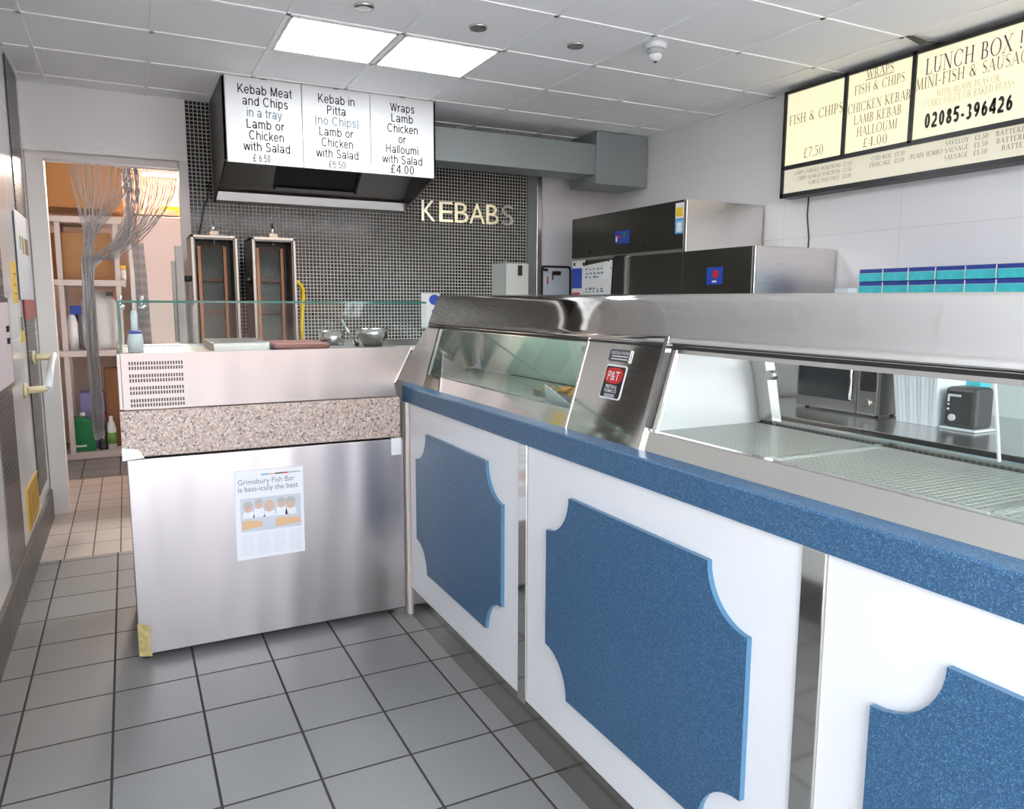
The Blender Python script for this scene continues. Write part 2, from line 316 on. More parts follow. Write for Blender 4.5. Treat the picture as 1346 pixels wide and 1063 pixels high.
_SANS = {}
def sans_glyphs(w):
    if w in _SANS: return _SANS[w]
    l = lambda x0, y0, x1, y1: _l(x0, y0, x1, y1, w)
    v = lambda x, y0, y1: _l(x, y0, x, y1, w)
    h = lambda x0, x1, y: _l(x0, y, x1, y, w * .92)
    a = lambda cx, cy, rx, ry, a0, a1: _a(cx, cy, rx, ry, a0, a1, w, w, 18)
    bowl = a(.33, .365, .28, .385, 0, 360)
    g = {
     'o': (a(.31, .365, .29, .385, 0, 360), .62), 'e': (a(.31, .365, .29, .385, 0, 318) + h(.06, .57, .37), .62),
     'a': (a(.27, .21, .24, .23, 0, 360) + v(.50, 0, .52) + a(.29, .50, .265, .25, 0, 155), .62),
     'b': (v(.11, 0, 1) + bowl, .66), 'd': (v(.55, 0, 1) + a(.33, .365, .28, .385, 0, 360), .66),
     'n': (v(.11, 0, .73) + a(.32, .46, .268, .29, 0, 160) + v(.53, 0, .47), .64), 'h': (v(.11, 0, 1) + a(.32, .46, .268, .29, 0, 160) + v(.53, 0, .47), .64),
     'm': (v(.11, 0, .73) + a(.285, .49, .22, .26, 0, 160) + v(.448, 0, .5) + a(.62, .49, .22, .26, 0, 160) + v(.783, 0, .5), .90),
     'i': (v(.1, 0, .73) + v(.1, .87, 1), .2), 'l': (v(.1, 0, 1), .2), 't': (v(.17, .12, .93) + h(.01, .35, .68) + a(.31, .13, .197, .15, 180, 285), .36),
     'r': (v(.11, 0, .73) + a(.37, .40, .31, .35, 85, 170), .40), 's': (a(.27, .53, .22, .22, 20, 270) + a(.27, .20, .24, .22, -160, 90), .54),
     'c': (a(.31, .365, .29, .385, 45, 315), .58), 'k': (v(.11, 0, 1) + l(.15, .27, .49, .73) + l(.26, .40, .53, 0), .57),
     'p': (v(.11, -.27, .73) + bowl, .66), 'u': (v(.11, .27, .73) + a(.32, .27, .268, .29, 180, 345) + v(.53, 0, .73), .64),
     'w': (l(.05, .73, .22, 0) + l(.22, 0, .41, .7) + l(.41, .7, .60, 0) + l(.60, 0, .77, .73), .82), 'y': (l(.05, .73, .29, .02) + l(.54, .73, .26, -.14) + h(.06, .24, -.21) + l(.26, -.12, .2, -.21), .58),
     'K': (v(.13, 0, 1) + l(.17, .34, .64, 1) + l(.31, .52, .70, 0), .76), 'M': (v(.13, 0, 1) + v(.79, 0, 1) + l(.15, 1, .46, .05) + l(.46, .05, .77, 1), .92),
     'C': (a(.44, .5, .39, .52, 42, 318), .84), 'L': (v(.13, 0, 1) + h(.13, .56, .05), .62), 'P': (v(.13, 0, 1) + a(.37, .72, .28, .28, -90, 90) + h(.13, .38, .948) + h(.13, .38, .492), .72),
     'S': (a(.35, .74, .27, .28, 20, 270) + a(.35, .27, .30, .29, -160, 90), .72), 'W': (l(.05, 1, .27, 0) + l(.27, 0, .48, .96) + l(.48, .96, .69, 0) + l(.69, 0, .91, 1), .96),
     'H': (v(.13, 0, 1) + v(.65, 0, 1) + h(.13, .65, .52), .78), '£': (a(.38, .74, .21, .28, 10, 190) + l(.23, .75, .2, .08) + h(.04, .44, .46) + h(.06, .58, .05), .64),
     '0': (a(.29, .5, .25, .52, 0, 360), .60), '2': (a(.28, .72, .24, .30, -38, 168) + l(.46, .56, .09, .07) + h(.05, .53, .055), .60), '3': (a(.27, .75, .22, .27, -90, 150) + a(.27, .26, .25, .28, -150, 90), .58),
     '4': (v(.41, 0, 1) + l(.40, .97, .06, .30) + h(.03, .55, .27), .60), '5': (a(.27, .33, .25, .35, -150, 125) + l(.11, .48, .16, 1) + h(.13, .50, .95), .60),
     '6': (a(.29, .32, .25, .34, 0, 360) + a(.46, .38, .42, .64, 105, 183), .60), '8': (a(.29, .76, .21, .26, 0, 360) + a(.29, .27, .25, .29, 0, 360), .60),
     '9': (a(.29, .68, .25, .34, 0, 360) + a(.12, .62, .42, .64, -75, 3), .60), '.': (v(.09, 0, .12), .2), '-': (h(.04, .30, .36), .36),
     '(': (a(.42, .40, .33, .68, 122, 238), .34), ')': (a(-.10, .40, .33, .68, -58, 58), .34), ' ': ([], .30)}
    _SANS[w] = g
    return g
def sans_shape(s, w):
    g = sans_glyphs(w); vs, fs, x = [], [], 0.
    for ch in s:
        polys, adv = g[ch]
        for p in polys:
            b = len(vs); vs += [(px + x, py) for px, py in p]; fs.append([b, b + 1, b + 2, b + 3])
        x += adv + .05
    return vs, fs
class MB:
    def __init__(s): s.bm = bmesh.new(); s.mi = 0
    def _mark(s, faces, smooth=False):
        for f in faces: f.material_index = s.mi; f.smooth = smooth
    def box(s, x0, x1, y0, y1, z0, z1, bev=0.):
        x0, x1 = min(x0, x1), max(x0, x1); y0, y1 = min(y0, y1), max(y0, y1); z0, z1 = min(z0, z1), max(z0, z1)
        r = bmesh.ops.create_cube(s.bm, size=1)
        for v in r['verts']: v.co = Vector(((x0 + x1) / 2 + v.co.x * (x1 - x0), (y0 + y1) / 2 + v.co.y * (y1 - y0), (z0 + z1) / 2 + v.co.z * (z1 - z0)))
        fs = list({f for v in r['verts'] for f in v.link_faces}); s._mark(fs)
        if bev:
            es = list({e for v in r['verts'] for e in v.link_edges})
            q = bmesh.ops.bevel(s.bm, geom=es, offset=bev, segments=2, profile=.5, affect='EDGES', clamp_overlap=True)
            s._mark(q['faces'])
        return s
    def poly(s, pts, smooth=False):
        f = s.bm.faces.new([s.bm.verts.new(p) for p in pts]); s._mark([f], smooth); return s
    def prism(s, pts, vec, caps=True):
        vec = Vector(vec); a = [s.bm.verts.new(p) for p in pts]; b = [s.bm.verts.new(Vector(p) + vec) for p in pts]
        n = len(pts); fs = []
        for i in range(n): fs.append(s.bm.faces.new((a[i], a[(i + 1) % n], b[(i + 1) % n], b[i])))
        if caps: fs.append(s.bm.faces.new(a[::-1])); fs.append(s.bm.faces.new(b))
        s._mark(fs); bmesh.ops.recalc_face_normals(s.bm, faces=fs); return s
    def loft(s, secs, caps=True, smooth=False, closed=True):
        rings = [[s.bm.verts.new(p) for p in q] for q in secs]; fs = []; n = len(secs[0])
        for a, b in zip(rings, rings[1:]):
            for i in range(n if closed else n - 1):
                fs.append(s.bm.faces.new((a[i], a[(i + 1) % n], b[(i + 1) % n], b[i])))
        s._mark(fs, smooth)
        if caps:
            c = [s.bm.faces.new(rings[0][::-1]), s.bm.faces.new(rings[-1])]; s._mark(c); fs += c
        bmesh.ops.recalc_face_normals(s.bm, faces=fs); return s
    def tube(s, pts, r, n=8, caps=True):
        pts = [Vector(p) for p in pts]; secs = []
        rs = r if isinstance(r, (list, tuple)) else [r] * len(pts)
        ref = Vector((0, 0, 1))
        for i, p in enumerate(pts):
            t = (pts[min(i + 1, len(pts) - 1)] - pts[max(i - 1, 0)]).normalized()
            if abs(t.dot(ref)) > .95: ref = Vector((1, 0, 0)) if abs(t.x) < .9 else Vector((0, 1, 0))
            a = t.cross(ref).normalized(); b = t.cross(a).normalized(); ref = -b if False else ref
            secs.append([p + rs[i] * (math.cos(2 * math.pi * k / n) * a + math.sin(2 * math.pi * k / n) * b) for k in range(n)])
        return s.loft(secs, caps, True)
    def cyl(s, p0, p1, r, n=16): return s.tube([p0, p1], r, n)
    def lathe(s, c, prof, n=20):
        c = Vector(c)
        secs = [[c + Vector((max(r, 1e-4) * math.cos(2 * math.pi * k / n), max(r, 1e-4) * math.sin(2 * math.pi * k / n), z)) for k in range(n)] for r, z in prof]
        return s.loft(secs, True, True)
    def text(s, t, o, u, v, cap, width=None, align='c', bold=0., depth=None, serif=False, sans=0.):
        u = Vector(u); v = Vector(v); o = Vector(o); nrm = u.cross(v)
        if serif: vs, fs = serif_shape(t); k = cap
        elif sans: vs, fs = sans_shape(t, sans); k = cap
        else:
            vs, fs = text_shape(t, bold); hv, _ = text_shape('H')
            k = cap / (max(p[1] for p in hv) - min(p[1] for p in hv))
        if not vs: return s
        x0, x1 = min(p[0] for p in vs), max(p[0] for p in vs)
        kx = k if width is None else width / (x1 - x0)
        off = {'l': -x0, 'c': -(x0 + x1) / 2, 'r': -x1}[align]
        P = [s.bm.verts.new(o + u * (px + off) * kx + v * py * k) for px, py in vs]
        new = []
        for f in fs:
            try: new.append(s.bm.faces.new([P[i] for i in f]))
            except ValueError: pass
        s._mark(new)
        if depth:
            r = bmesh.ops.extrude_face_region(s.bm, geom=new)
            bmesh.ops.translate(s.bm, vec=nrm * depth, verts=[g for g in r['geom'] if isinstance(g, bmesh.types.BMVert)])
        return s
    def build(s, name, mats, parent=None, label=None, cat=None, group=None, kind=None, base=True):
        if not isinstance(mats, (list, tuple)): mats = [mats]
        if parent is not None:
            o = Vector((0, 0, 0)); p = parent
            while p is not None: o += p.location; p = p.parent
        elif base and s.bm.verts:
            co = [v.co for v in s.bm.verts]
            o = Vector(((min(c.x for c in co) + max(c.x for c in co)) / 2, (min(c.y for c in co) + max(c.y for c in co)) / 2, min(c.z for c in co)))
        else: o = Vector((0, 0, 0))
        for v in s.bm.verts: v.co -= o
        me = bpy.data.meshes.new(name); s.bm.to_mesh(me); s.bm.free()
        for m in mats: me.materials.append(M[m] if isinstance(m, str) else m)
        ob = bpy.data.objects.new(name, me); COL.objects.link(ob)
        if parent is not None: ob.parent = parent
        else: ob.location = o
        return tag(ob, label, cat, group, kind)
def tag(o, label=None, cat=None, group=None, kind=None):
    if label: o['label'] = label
    if cat: o['category'] = cat
    if group: o['group'] = group
    if kind: o['kind'] = kind
    return o
def thing(name, label, cat, loc, group=None):
    o = bpy.data.objects.new(name, None); COL.objects.link(o); o.location = loc; o.empty_display_size = .05
    return tag(o, label, cat, group)
def dup(root, delta, label=None):
    r = root.copy(); COL.objects.link(r); r.location = root.location + Vector(delta)
    if label: r['label'] = label
    for ch in list(root.children):
        c = ch.copy(); COL.objects.link(c); c.parent = r
        for g in ch.children: d = g.copy(); COL.objects.link(d); d.parent = c
    return r
def S(name, mb, m, parent=None): return mb.build(name, m, parent, kind='structure' if parent is None else None, base=False)
UX, UZ, UYN = (1, 0, 0), (0, 0, 1), (0, -1, 0)

# ------------------------------------------------------------------ room shell
XL, XR, YB, ZC, YF = -.55, 4.13, 6.11, 2.946, -1.4
S('floor', MB().box(XL - .2, XR + .1, YF, 5.03, -.1, 0), 'floor_tile')
S('floor.001', MB().box(XL - .2, 1.0, 5.03, 7.32, -.1, 0), 'beige_tile')
S('floor.002', MB().box(XL - .2, 2.2, 7.32, 9.4, -.1, 0), 'floor_tile')
S('floor.003', MB().box(1.0, XR + .1, 5.03, YB, -.1, 0), 'floor_tile')
S('ceiling', MB().box(XL - .1, XR + .1, YF, YB + .2, ZC, ZC + .08), 'ceiling_tile')
tb = MB()
gx = [.812 + .603 * k for k in range(-2, 7)]; gy = [4.09 + .597 * k for k in range(-9, 4)]
for x in gx:
    if XL < x < XR: tb.box(x - .012, x + .012, YF, YB, ZC - .006, ZC + .01)
for y in gy:
    if YF < y < YB: tb.box(XL, XR, y - .012, y + .012, ZC - .006, ZC + .01)
tb.box(XR - .02, XR, YF, YB, ZC - .006, ZC + .01); tb.box(XL, XL + .02, YF, YB, ZC - .006, ZC + .01)
S('trim_1', tb, 'tbar')
S('wall_right', MB().box(XR, XR + .1, YF, YB + .1, 0, ZC + .05), 'wall_clad')
S('wall_left', MB().box(XL - .1, XL, YF, 6.25, 0, ZC + .05), 'wall_clad_left')
S('trim_2', MB().box(XL, XL + .006, 5.45, 5.97, .30, ZC - .01), 'mosaic_side')
S('trim_3', MB().box(XL, XL + .006, 4.1, 4.62, .2, ZC - .01), 'mosaic_side')
S('baseboard_left', MB().box(XL - .0, XL + .02, YF, 6.1, 0, .2), 'skirting')
S('wall_back', MB().box(.46, 3.245, YB, YB + .12, 0, ZC + .05), 'mosaic')
S('wall_back.001', MB().box(3.385, XR + .1, YB, YB + .12, 0, ZC + .05), 'wall_tile_back')
S('trim_4', MB().box(3.245, 3.335, YB - .02, YB + .1, 0, ZC), 'grey_paint')
S('trim_5', MB().box(3.335, 3.385, YB - .03, YB + .1, 0, ZC, .004), 'steel')
S('wall_back.002', MB().box(XL, .46, YB, YB + .14, 2.56, ZC + .05), 'white_paint')
S('trim_6', MB().box(XL, .462, YB - .008, YB + .14, 2.515, 2.56, .004), 'white_paint')
df = MB()
df.box(-.545, -.44, YB + .05, YB + .16, 0, 2.515); df.box(.40, .462, YB - .01, YB + .16, 0, 2.515); df.box(-.44, .40, YB + .05, YB + .16, 2.465, 2.515)
S('door_1', df, 'greige')
# shop front behind the viewer: glazing bars and stall riser, then the street that the steel mirrors
sf = MB()
for x in (XL, .55, 1.75, 2.95, XR - .06): sf.box(x, x + .06, YF - .06, YF, 0, ZC)
sf.box(1.75, XR, YF - .05, YF, 0, .45); sf.box(XL, XR, YF - .05, YF, 2.2, 2.26)
S('window_1', sf, 'frame_white')
S('floor.004', MB().box(-14, 18, -12, YF - .06, -.22, -.12), 'pavement')
bw = MB().box(-14, 18, -12.4, -12, -.2, 3.6)
S('wall_outside', bw, 'brick_pink')
bm_ = MB()
for x in range(-12, 17, 3): bm_.box(x, x + 1.3, -12.0, -11.93, 1.0, 2.6)
S('window_2', bm_, 'window_dark')
# kitchen beyond the doorway
S('wall_kitchen_left', MB().box(-.76, -.66, 6.25, 9.4, 0, 3.0), 'white_paint')
S('wall_kitchen_back', MB().box(-.76, 2.2, 9.3, 9.4, 0, 3.0), 'cream_wall')
S('wall_kitchen_right', MB().box(2.1, 2.2, 6.25, 9.4, 0, 3.0), 'cream_wall')
S('ceiling.001', MB().box(-.76, 2.2, 6.25, 9.4, 2.98, 3.06), 'white_paint')

# ------------------------------------------------------------------ ceiling fittings
for i, (x, lab) in enumerate(((1.112, 'left square lit panel in the ceiling, nearer the doorway'), (1.716, 'right square lit panel in the ceiling, above the kebab price boards'))):
    t = thing('ceiling_light', lab, 'ceiling light', (x, 4.388, ZC), 'lit panels in the ceiling')
    a = .283
    fr = MB(); fr.box(x - a, x + a, 4.388 - a, 4.388 - a + .012, ZC - .008, ZC); fr.box(x - a, x + a, 4.388 + a - .012, 4.388 + a, ZC - .008, ZC)
    fr.box(x - a, x - a + .012, 4.388 - a, 4.388 + a, ZC - .008, ZC); fr.box(x + a - .012, x + a, 4.388 - a, 4.388 + a, ZC - .008, ZC)
    fr.build('frame', 'tbar', t)
    MB().box(x - a + .012, x + a - .012, 4.388 - a + .012, 4.388 + a - .012, ZC - .005, ZC).build('diffuser', 'led', t)
for x, lab in ((1.122, 'small chrome downlight at the top edge, leftmost of three'), (1.732, 'small chrome downlight, middle one of three in a row'), (2.332, 'small chrome downlight, nearest the white ceiling sensor')):
    y = 3.82
    t = thing('downlight', lab, 'downlight', (x, y, ZC), 'chrome downlights')
    MB().lathe((x, y, ZC - .012), [(.028, .0), (.045, 0), (.050, .006), (.050, .012), (.030, .012)], 24).build('rim', 'steel', t)
    MB().lathe((x, y, ZC - .008), [(.0, 0), (.026, .0), (.030, .006), (0, .006)], 20).build('lens', 'dark_grey', t)
t = thing('ceiling_sensor', 'white round dome sensor hanging from the ceiling tiles', 'sensor', (2.719, 3.60, ZC))
MB().lathe((2.719, 3.6, ZC - .03), [(.052, 0), (.062, .008), (.062, .03), (0, .03)], 28).build('base', 'white_plastic', t)
MB().lathe((2.719, 3.6, ZC - .055), [(.040, 0), (.047, .006), (.047, .025)], 28).build('ring', 'grey_plastic', t)
MB().lathe((2.719, 3.6, ZC - .095), [(.0, 0), (.018, .003), (.032, .014), (.038, .030), (.036, .040), (0, .04)], 28).build('dome', 'white_plastic', t)
MB().lathe((2.719, 3.6, ZC - .099), [(0, 0), (.011, 0), (.011, .006), (0, .006)], 16).build('lens', 'dark_grey', t)
MB().prism([(3.82, 2.87, ZC - .004), (3.95, 2.87, ZC - .03), (4.06, 2.84, ZC - .018), (4.06, 2.80, ZC - .018), (3.95, 2.83, ZC - .022), (3.82, 2.85, ZC - .001)], (0, 0, -.004)).build(
    'loose_ceiling_strip', 'dark_grey', label='dark bent strip hanging loose from the ceiling above the lit menu', cat='trim strip')

# ------------------------------------------------------------------ extractor hood, duct, price boards
t = thing('extractor_hood', 'dark steel extractor hood on the mosaic wall behind the kebab price boards', 'extractor hood', (1.36, 5.7, 2.2))
c = MB()
for x in (.625, 2.06):
    c.prism([(x, 5.32, 2.93), (x, 5.32, 2.42), (x, 6.10, 2.235), (x, 6.10, 2.93)], (.012, 0, 0))
c.box(.625, 2.072, 5.32, 5.335, 2.415, 2.93); c.box(.625, 2.072, 5.32, 6.1, 2.925, 2.94)
c.build('canopy', 'dark_steel', t)
b = MB()   # sloping inner back with the filter opening left free
def slope(y): return 2.30 + (6.04 - y) * 0.47 / .60
P1 = lambda x, y: (x, y, slope(y))
for (x0, x1, y0, y1) in ((.637, 1.045, 5.45, 6.04), (1.645, 2.06, 5.45, 6.04), (1.045, 1.645, 5.45, 5.55), (1.045, 1.645, 5.965, 6.04)):
    b.poly([P1(x0, y1), P1(x1, y1), P1(x1, y0), P1(x0, y0)])
b.build('back_plate', 'steel_dull', t)
f = MB()
f.prism([(1.03, 6.0, slope(6.0) + .02), (1.66, 6.0, slope(6.0) + .02), (1.66, 5.53, slope(5.53) + .02), (1.03, 5.53, slope(5.53) + .02)], (0, .01, .012))
f.build('filter', 'black', t)
for x in (1.03, 1.64): g = MB(); g.prism([(x, 5.96, slope(5.96) - .018), (x, 5.96, slope(5.96) + .015), (x, 5.55, slope(5.55) + .015), (x, 5.55, slope(5.55) - .018)], (.016, 0, 0)); g.build('filter_rail', 'black_metal', t)
MB().prism([(.637, 6.1, 2.235), (.637, 6.0, 2.245), (.637, 5.985, 2.305), (.637, 6.0, 2.305), (.637, 6.012, 2.262), (.637, 6.1, 2.255)], (1.423, 0, 0)).build('gutter', 'steel_dull', t)
t = thing('duct', 'grey metal duct along the back wall ending in a box at the right corner', 'duct', (3.0, 5.75, 2.5))
MB().box(2.076, 3.62, 5.56, 5.86, 2.585, 2.835, .004).build('duct_run', 'duct_metal', t)
MB().box(3.60, 4.12, 5.53, 5.95, 2.51, 2.94, .005).build('duct_box', 'duct_metal', t)
fl = MB()
fl.box(2.075, 2.095, 5.54, 5.88, 2.57, 2.85)
fl.build('flange', 'steel_dull', t)
for x in (2.35, 2.75, 3.2): MB().cyl((x, 5.57, 2.832), (x, 5.57, 2.848), .01, 8).build('bolt', 'steel_dull', t)
boards = [
 (.640, 1.118, 'white price board reading Kebab Meat and Chips, leftmost of three', [('Kebab Meat', .718, 1.058), ('and Chips', .745, 1.029), ('in a tray', .769, .990), ('Lamb or', .765, 1.002), ('Chicken', .777, .996), ('with Salad', .739, 1.034), ('£ 6.50', .797, .906)]),
 (1.122, 1.583, 'white price board reading Kebab in Pitta, middle of three', [('Kebab in', 1.229, 1.476), ('Pitta', 1.287, 1.412), ('(no Chips)', 1.205, 1.501), ('Lamb or', 1.230, 1.464), ('Chicken', 1.243, 1.459), ('with Salad', 1.205, 1.496), ('£5.50', 1.289, 1.403)]),
 (1.587, 2.052, 'white price board reading Wraps Lamb Chicken or Halloumi, rightmost of three', [('Wraps', 1.728, 1.906), ('Lamb', 1.736, 1.896), ('Chicken', 1.706, 1.930), ('or', 1.785, 1.841), ('Halloumi', 1.694, 1.932), ('with Salad', 1.665, 1.961), ('£4.00', 1.725, 1.898)])]
for x0, x1, lab, lines in boards:
    t = thing('price_board', lab, 'price board', ((x0 + x1) / 2, 5.31, 2.405), 'kebab price boards')
    MB().box(x0, x1, 5.30, 5.32, 2.405, 2.94, .002).build('panel', 'sign_white', t)
    for k, (s, a, bx) in enumerate(lines):
        z = 2.838 - .0705 * k
        mb = MB()
        cap = .057 if k < 6 else (.046 if x0 < 1.5 else .058)
        mb.text(s, ((a + bx) / 2, 5.2985, z + (.004 if k == 6 else 0)), UX, UZ, cap, bx - a, sans=.122)
        gy_ = s in ('in a tray', '(no Chips)')
        mb.build('price_lettering' if k == 6 else 'lettering', 'pale_text' if gy_ else 'dark_text', t, label='pale grey lettering' if gy_ else None)
    c = MB()
    c.box((x0 + x1) / 2 - .02, (x0 + x1) / 2 + .02, 5.298, 5.312, 2.936, 2.945); c.build('clip', 'dark_grey', t)

# KEBABS letters
for ch, x0, x1, lab in (('K', 2.242, 2.365, 'steel letter K, first of the word on the mosaic wall'), ('E', 2.398, 2.525, 'steel letter E on the mosaic wall'),
                        ('B', 2.540, 2.668, 'steel letter B between E and A on the mosaic wall'), ('A', 2.675, 2.822, 'steel letter A on the mosaic wall'),
                        ('B', 2.835, 2.955, 'steel letter B just before the S on the mosaic wall'), ('S', 2.980, 3.103, 'steel letter S, last of the word on the mosaic wall')):
    MB().text(ch, ((x0 + x1) / 2, 6.085, 2.187), UX, UZ, .168, x1 - x0, depth=-.02).build('wall_letter', 'polished', label=lab, cat='letter', group='letters of the wall word')

# ------------------------------------------------------------------ lit menu on the right wall
XM = 4.03
t = thing('lit_menu', 'long black framed backlit menu high on the right wall', 'menu sign', (4.08, 2.2, 2.21))
Y0, Y1, ZB, ZT = .9, 3.895, 2.222, 2.915
fr = MB()
fr.box(XM + .01, XR - .002, Y0, Y1, ZB, ZT)
def bar(y0, y1, z0, z1): fr.box(XM - .012, XM + .012, y0, y1, z0, z1)
bar(Y0, Y1, ZT - .02, ZT); bar(Y0, Y1, ZB, ZB + .028); bar(Y1 - .022, Y1, ZB, ZT); bar(Y0, Y0 + .02, ZB, ZT)
bar(Y0, Y1, 2.405, 2.432); bar(3.392, 3.416, 2.42, ZT); bar(2.938, 2.962, 2.42, ZT); bar(1.75, 1.775, 2.42, ZT)
fr.build('frame', 'black_metal', t)
def mtext(s, ya, yb, z, cap, par, m='brown_text', name='lettering', label=None):
    mb = MB(); mb.text(s, (XM - .0015, (ya + yb) / 2, z), UYN, UZ, cap, abs(ya - yb), serif=True)
    if s == 'WRAPS': mb.box(XM - .0025, XM - .001, yb, ya + .004, z - .010, z - .006)
    mb.build(name, m, par, label=label)
panels = [(3.416, 3.873), (2.962, 3.392), (1.775, 2.938), (.92, 1.75)]
pn = [MB().box(XM, XM + .01, a, b, 2.432, 2.895).build('menu_panel', 'lightbox', t) for a, b in panels]
mtext('FISH & CHIPS', 3.85, 3.425, 2.693, .060, pn[0]); mtext('£7.50', 3.715, 3.56, 2.462, .062, pn[0], name='price_lettering')
mtext('WRAPS', 3.268, 3.085, 2.848, .046, pn[1]); mtext('FISH & CHIPS', 3.345, 3.01, 2.770, .054, pn[1]); mtext('CHICKEN KEBAB', 3.385, 2.970, 2.668, .054, pn[1])
mtext('LAMB KEBAB', 3.338, 3.02, 2.595, .054, pn[1]); mtext('HALLOUMI', 3.312, 3.04, 2.522, .054, pn[1]); mtext('£4.00', 3.262, 3.10, 2.450, .054, pn[1], name='price_lettering')
mtext('LUNCH BOX !', 2.885, 2.375, 2.772, .085, pn[2], 'purple_text', label='purple lettering'); mtext('MINI-FISH & SAUSAGE', 2.938, 2.30, 2.700, .062, pn[2])
mtext('WITH MUSHY PEAS OR', 2.81, 2.47, 2.640, .036, pn[2], 'faint_text', label='faint small lettering'); mtext('CURRY SAUCE OR BAKED BEANS', 2.88, 2.395, 2.595, .038, pn[2], 'faint_text', label='faint small lettering')
m = MB(); m.text('02085-396426', (XM - .0015, (2.868 + 2.395) / 2, 2.484), UYN, UZ, .078, 2.868 - 2.395, sans=.215); m.build('phone_number', 'black', pn[2])
st = MB().box(XM, XM + .01, .92, 3.873, 2.25, 2.405).build('menu_strip', 'lightbox_dim', t)
for s_, ya, yb, z, cap in (
    ('CHIPS (SMALL PORTION)', 3.785, 3.42, 2.362, .024), ('£2.50', 3.395, 3.335, 2.362, .024), ('CHIPS (LARGE PORTION)', 3.755, 3.42, 2.325, .024), ('£3.50', 3.395, 3.335, 2.325, .024),
    ('LARGE FISH ONLY', 3.66, 3.42, 2.288, .024), ('£5.00', 3.395, 3.335, 2.288, .024), ('COD ROE', 3.195, 3.065, 2.362, .024), ('£1.50', 3.04, 2.98, 2.362, .024), ('FISHCAKE', 3.205, 3.065, 2.325, .024), ('£1.50', 3.04, 2.98, 2.325, .024),
    ('SAVELOY', 2.735, 2.605, 2.368, .026), ('£1.50', 2.575, 2.505, 2.368, .026), ('PLAIN JUMBO SAUSAGE', 2.94, 2.605, 2.330, .026), ('£1.50', 2.575, 2.505, 2.33, .026), ('SAUSAGE', 2.735, 2.605, 2.292, .026), ('£1.50', 2.575, 2.505, 2.292, .026),
    ('BATTERED', 2.465, 2.30, 2.368, .026), ('BATTERED', 2.46, 2.29, 2.330, .026), ('BATTERED', 2.43, 2.26, 2.292, .026)):
    mtext(s_, ya, yb, z, cap, st, 'strip_text', name='price_lettering' if s_[0] == '£' else 'lettering')
MB().tube([(XR - .006, 3.74, 2.23), (XR - .006, 3.745, 2.1), (XR - .006, 3.72, 1.95), (XR - .006, 3.725, 1.80)], .005, 6).build('power_cable', 'dark_grey', label='thin black cable running down the white wall from the lit menu', cat='cable')

# ------------------------------------------------------------------ serving counter (hot cabinet on the right)
Q = lambda z: 1.226 + .3 * (z - 1.1206)     # the sloped front
YN = -.9
t = thing('serving_counter', 'long white and blue fish bar serving counter with steel hood and hot cabinet windows', 'counter', (1.6, 1.4, 0))
body = MB().box(1.19, 1.95, YN, 3.36, .02, 1.04).build('carcass', 'dark_grey', t)
MB().box(1.165, 1.195, YN, 3.37, 0, .138).build('plinth', 'plinth_steel', t)
YS = [3.385, 2.20, .99, -.22]
for k in range(3):
    ya, yb = YS[k] - .028, YS[k + 1] + .028
    wp = MB().box(1.165, 1.195, yb, ya, .14, 1.046, .002).build('fascia_panel', 'fascia_white', t)
    y1, y0 = ya - .115 - (.0 if k else 0), yb + .12
    y1, y0 = [(3.243, 2.347), (2.022, 1.145), (.842, -.05)][k]
    z0, z1, n_ = .288, .934, .133
    pts = []
    for (cy, cz, a0) in ((y0, z0, 0), (y1, z0, 90), (y1, z1, 180), (y0, z1, 270)):
        arc = [(1.165, cy + n_ * math.cos(math.radians(a)), cz + n_ * math.sin(math.radians(a))) for a in range(a0, a0 + 91, 9)]
        pts += arc[::-1]
    pm = MB(); pm.prism(pts, (-.014, 0, 0))
    for f in pm.bm.faces:
        if abs(f.normal.x) < .5: f.material_index = 1
    pm.build('blue_panel', ['blue_laminate', 'blue_edge'], wp)
MB().box(1.152, 1.17, 3.375, 3.43, 0, 1.046, .002).build('corner_post', 'cap_steel', t)
for k, y in enumerate(YS):
    w = .028 if k else .02
    MB().box(1.158, 1.168, y - w, y + w, .0 if k == 0 else .13, 1.046, .002).build('cover_strip', 'chrome' if k else 'cap_steel', t)
lm = MB()
lm.prism([(1.158, 3.44, 1.046), (1.158, 3.44, 1.1206), (1.236, 3.76, 1.1206), (1.236, 3.76, 1.046)], (0, 0, 0.0001)) if False else None
lm.loft([[(1.158, YN, 1.046), (1.158, YN, 1.116), (1.162, YN, 1.1206), (1.30, YN, 1.1206), (1.30, YN, 1.046)], [(1.158, 3.44, 1.046), (1.158, 3.44, 1.116), (1.162, 3.45, 1.1206), (1.30, 3.76, 1.1206), (1.30, 3.76, 1.046)]])
lm.build('blue_ledge', 'blue_laminate', t)
# sloped steel front: sill, rail, pillars, end cap
def fq(mb, ya, yb, z0, z1, d=.02, yat=None, ybt=None):
    yat = ya if yat is None else yat; ybt = yb if ybt is None else ybt
    mb.prism([(Q(z0), ya, z0), (Q(z0), yb, z0), (Q(z1), ybt, z1), (Q(z1), yat, z1)], (d, 0, 0))
G0, G1 = 1.179, 1.390
ZT_ = 1.425
fm = MB()
fq(fm, 3.335, 2.03, 1.1206, G0); fq(fm, 3.335, 2.03, G1, ZT_)
ec = MB(); fq(ec, 3.74, 3.335, 1.1206, G0, yat=3.68); fq(ec, 3.68, 3.335, G0, G1, yat=3.50, ybt=3.335); fq(ec, 3.50, 3.335, G1, ZT_, yat=3.467)
ec.build('end_cap', 'cap_steel', t)
fm.build('front_frame', 'chrome', t, label='polished steel frame round the far window')
fm = MB()
fq(fm, 1.647, YN, 1.1206, G0 - .006); fq(fm, 1.647, YN, G1 - .008, ZT_, d=.03)
fm.build('front_frame', 'chrome', t, label='polished steel frame round the near window')
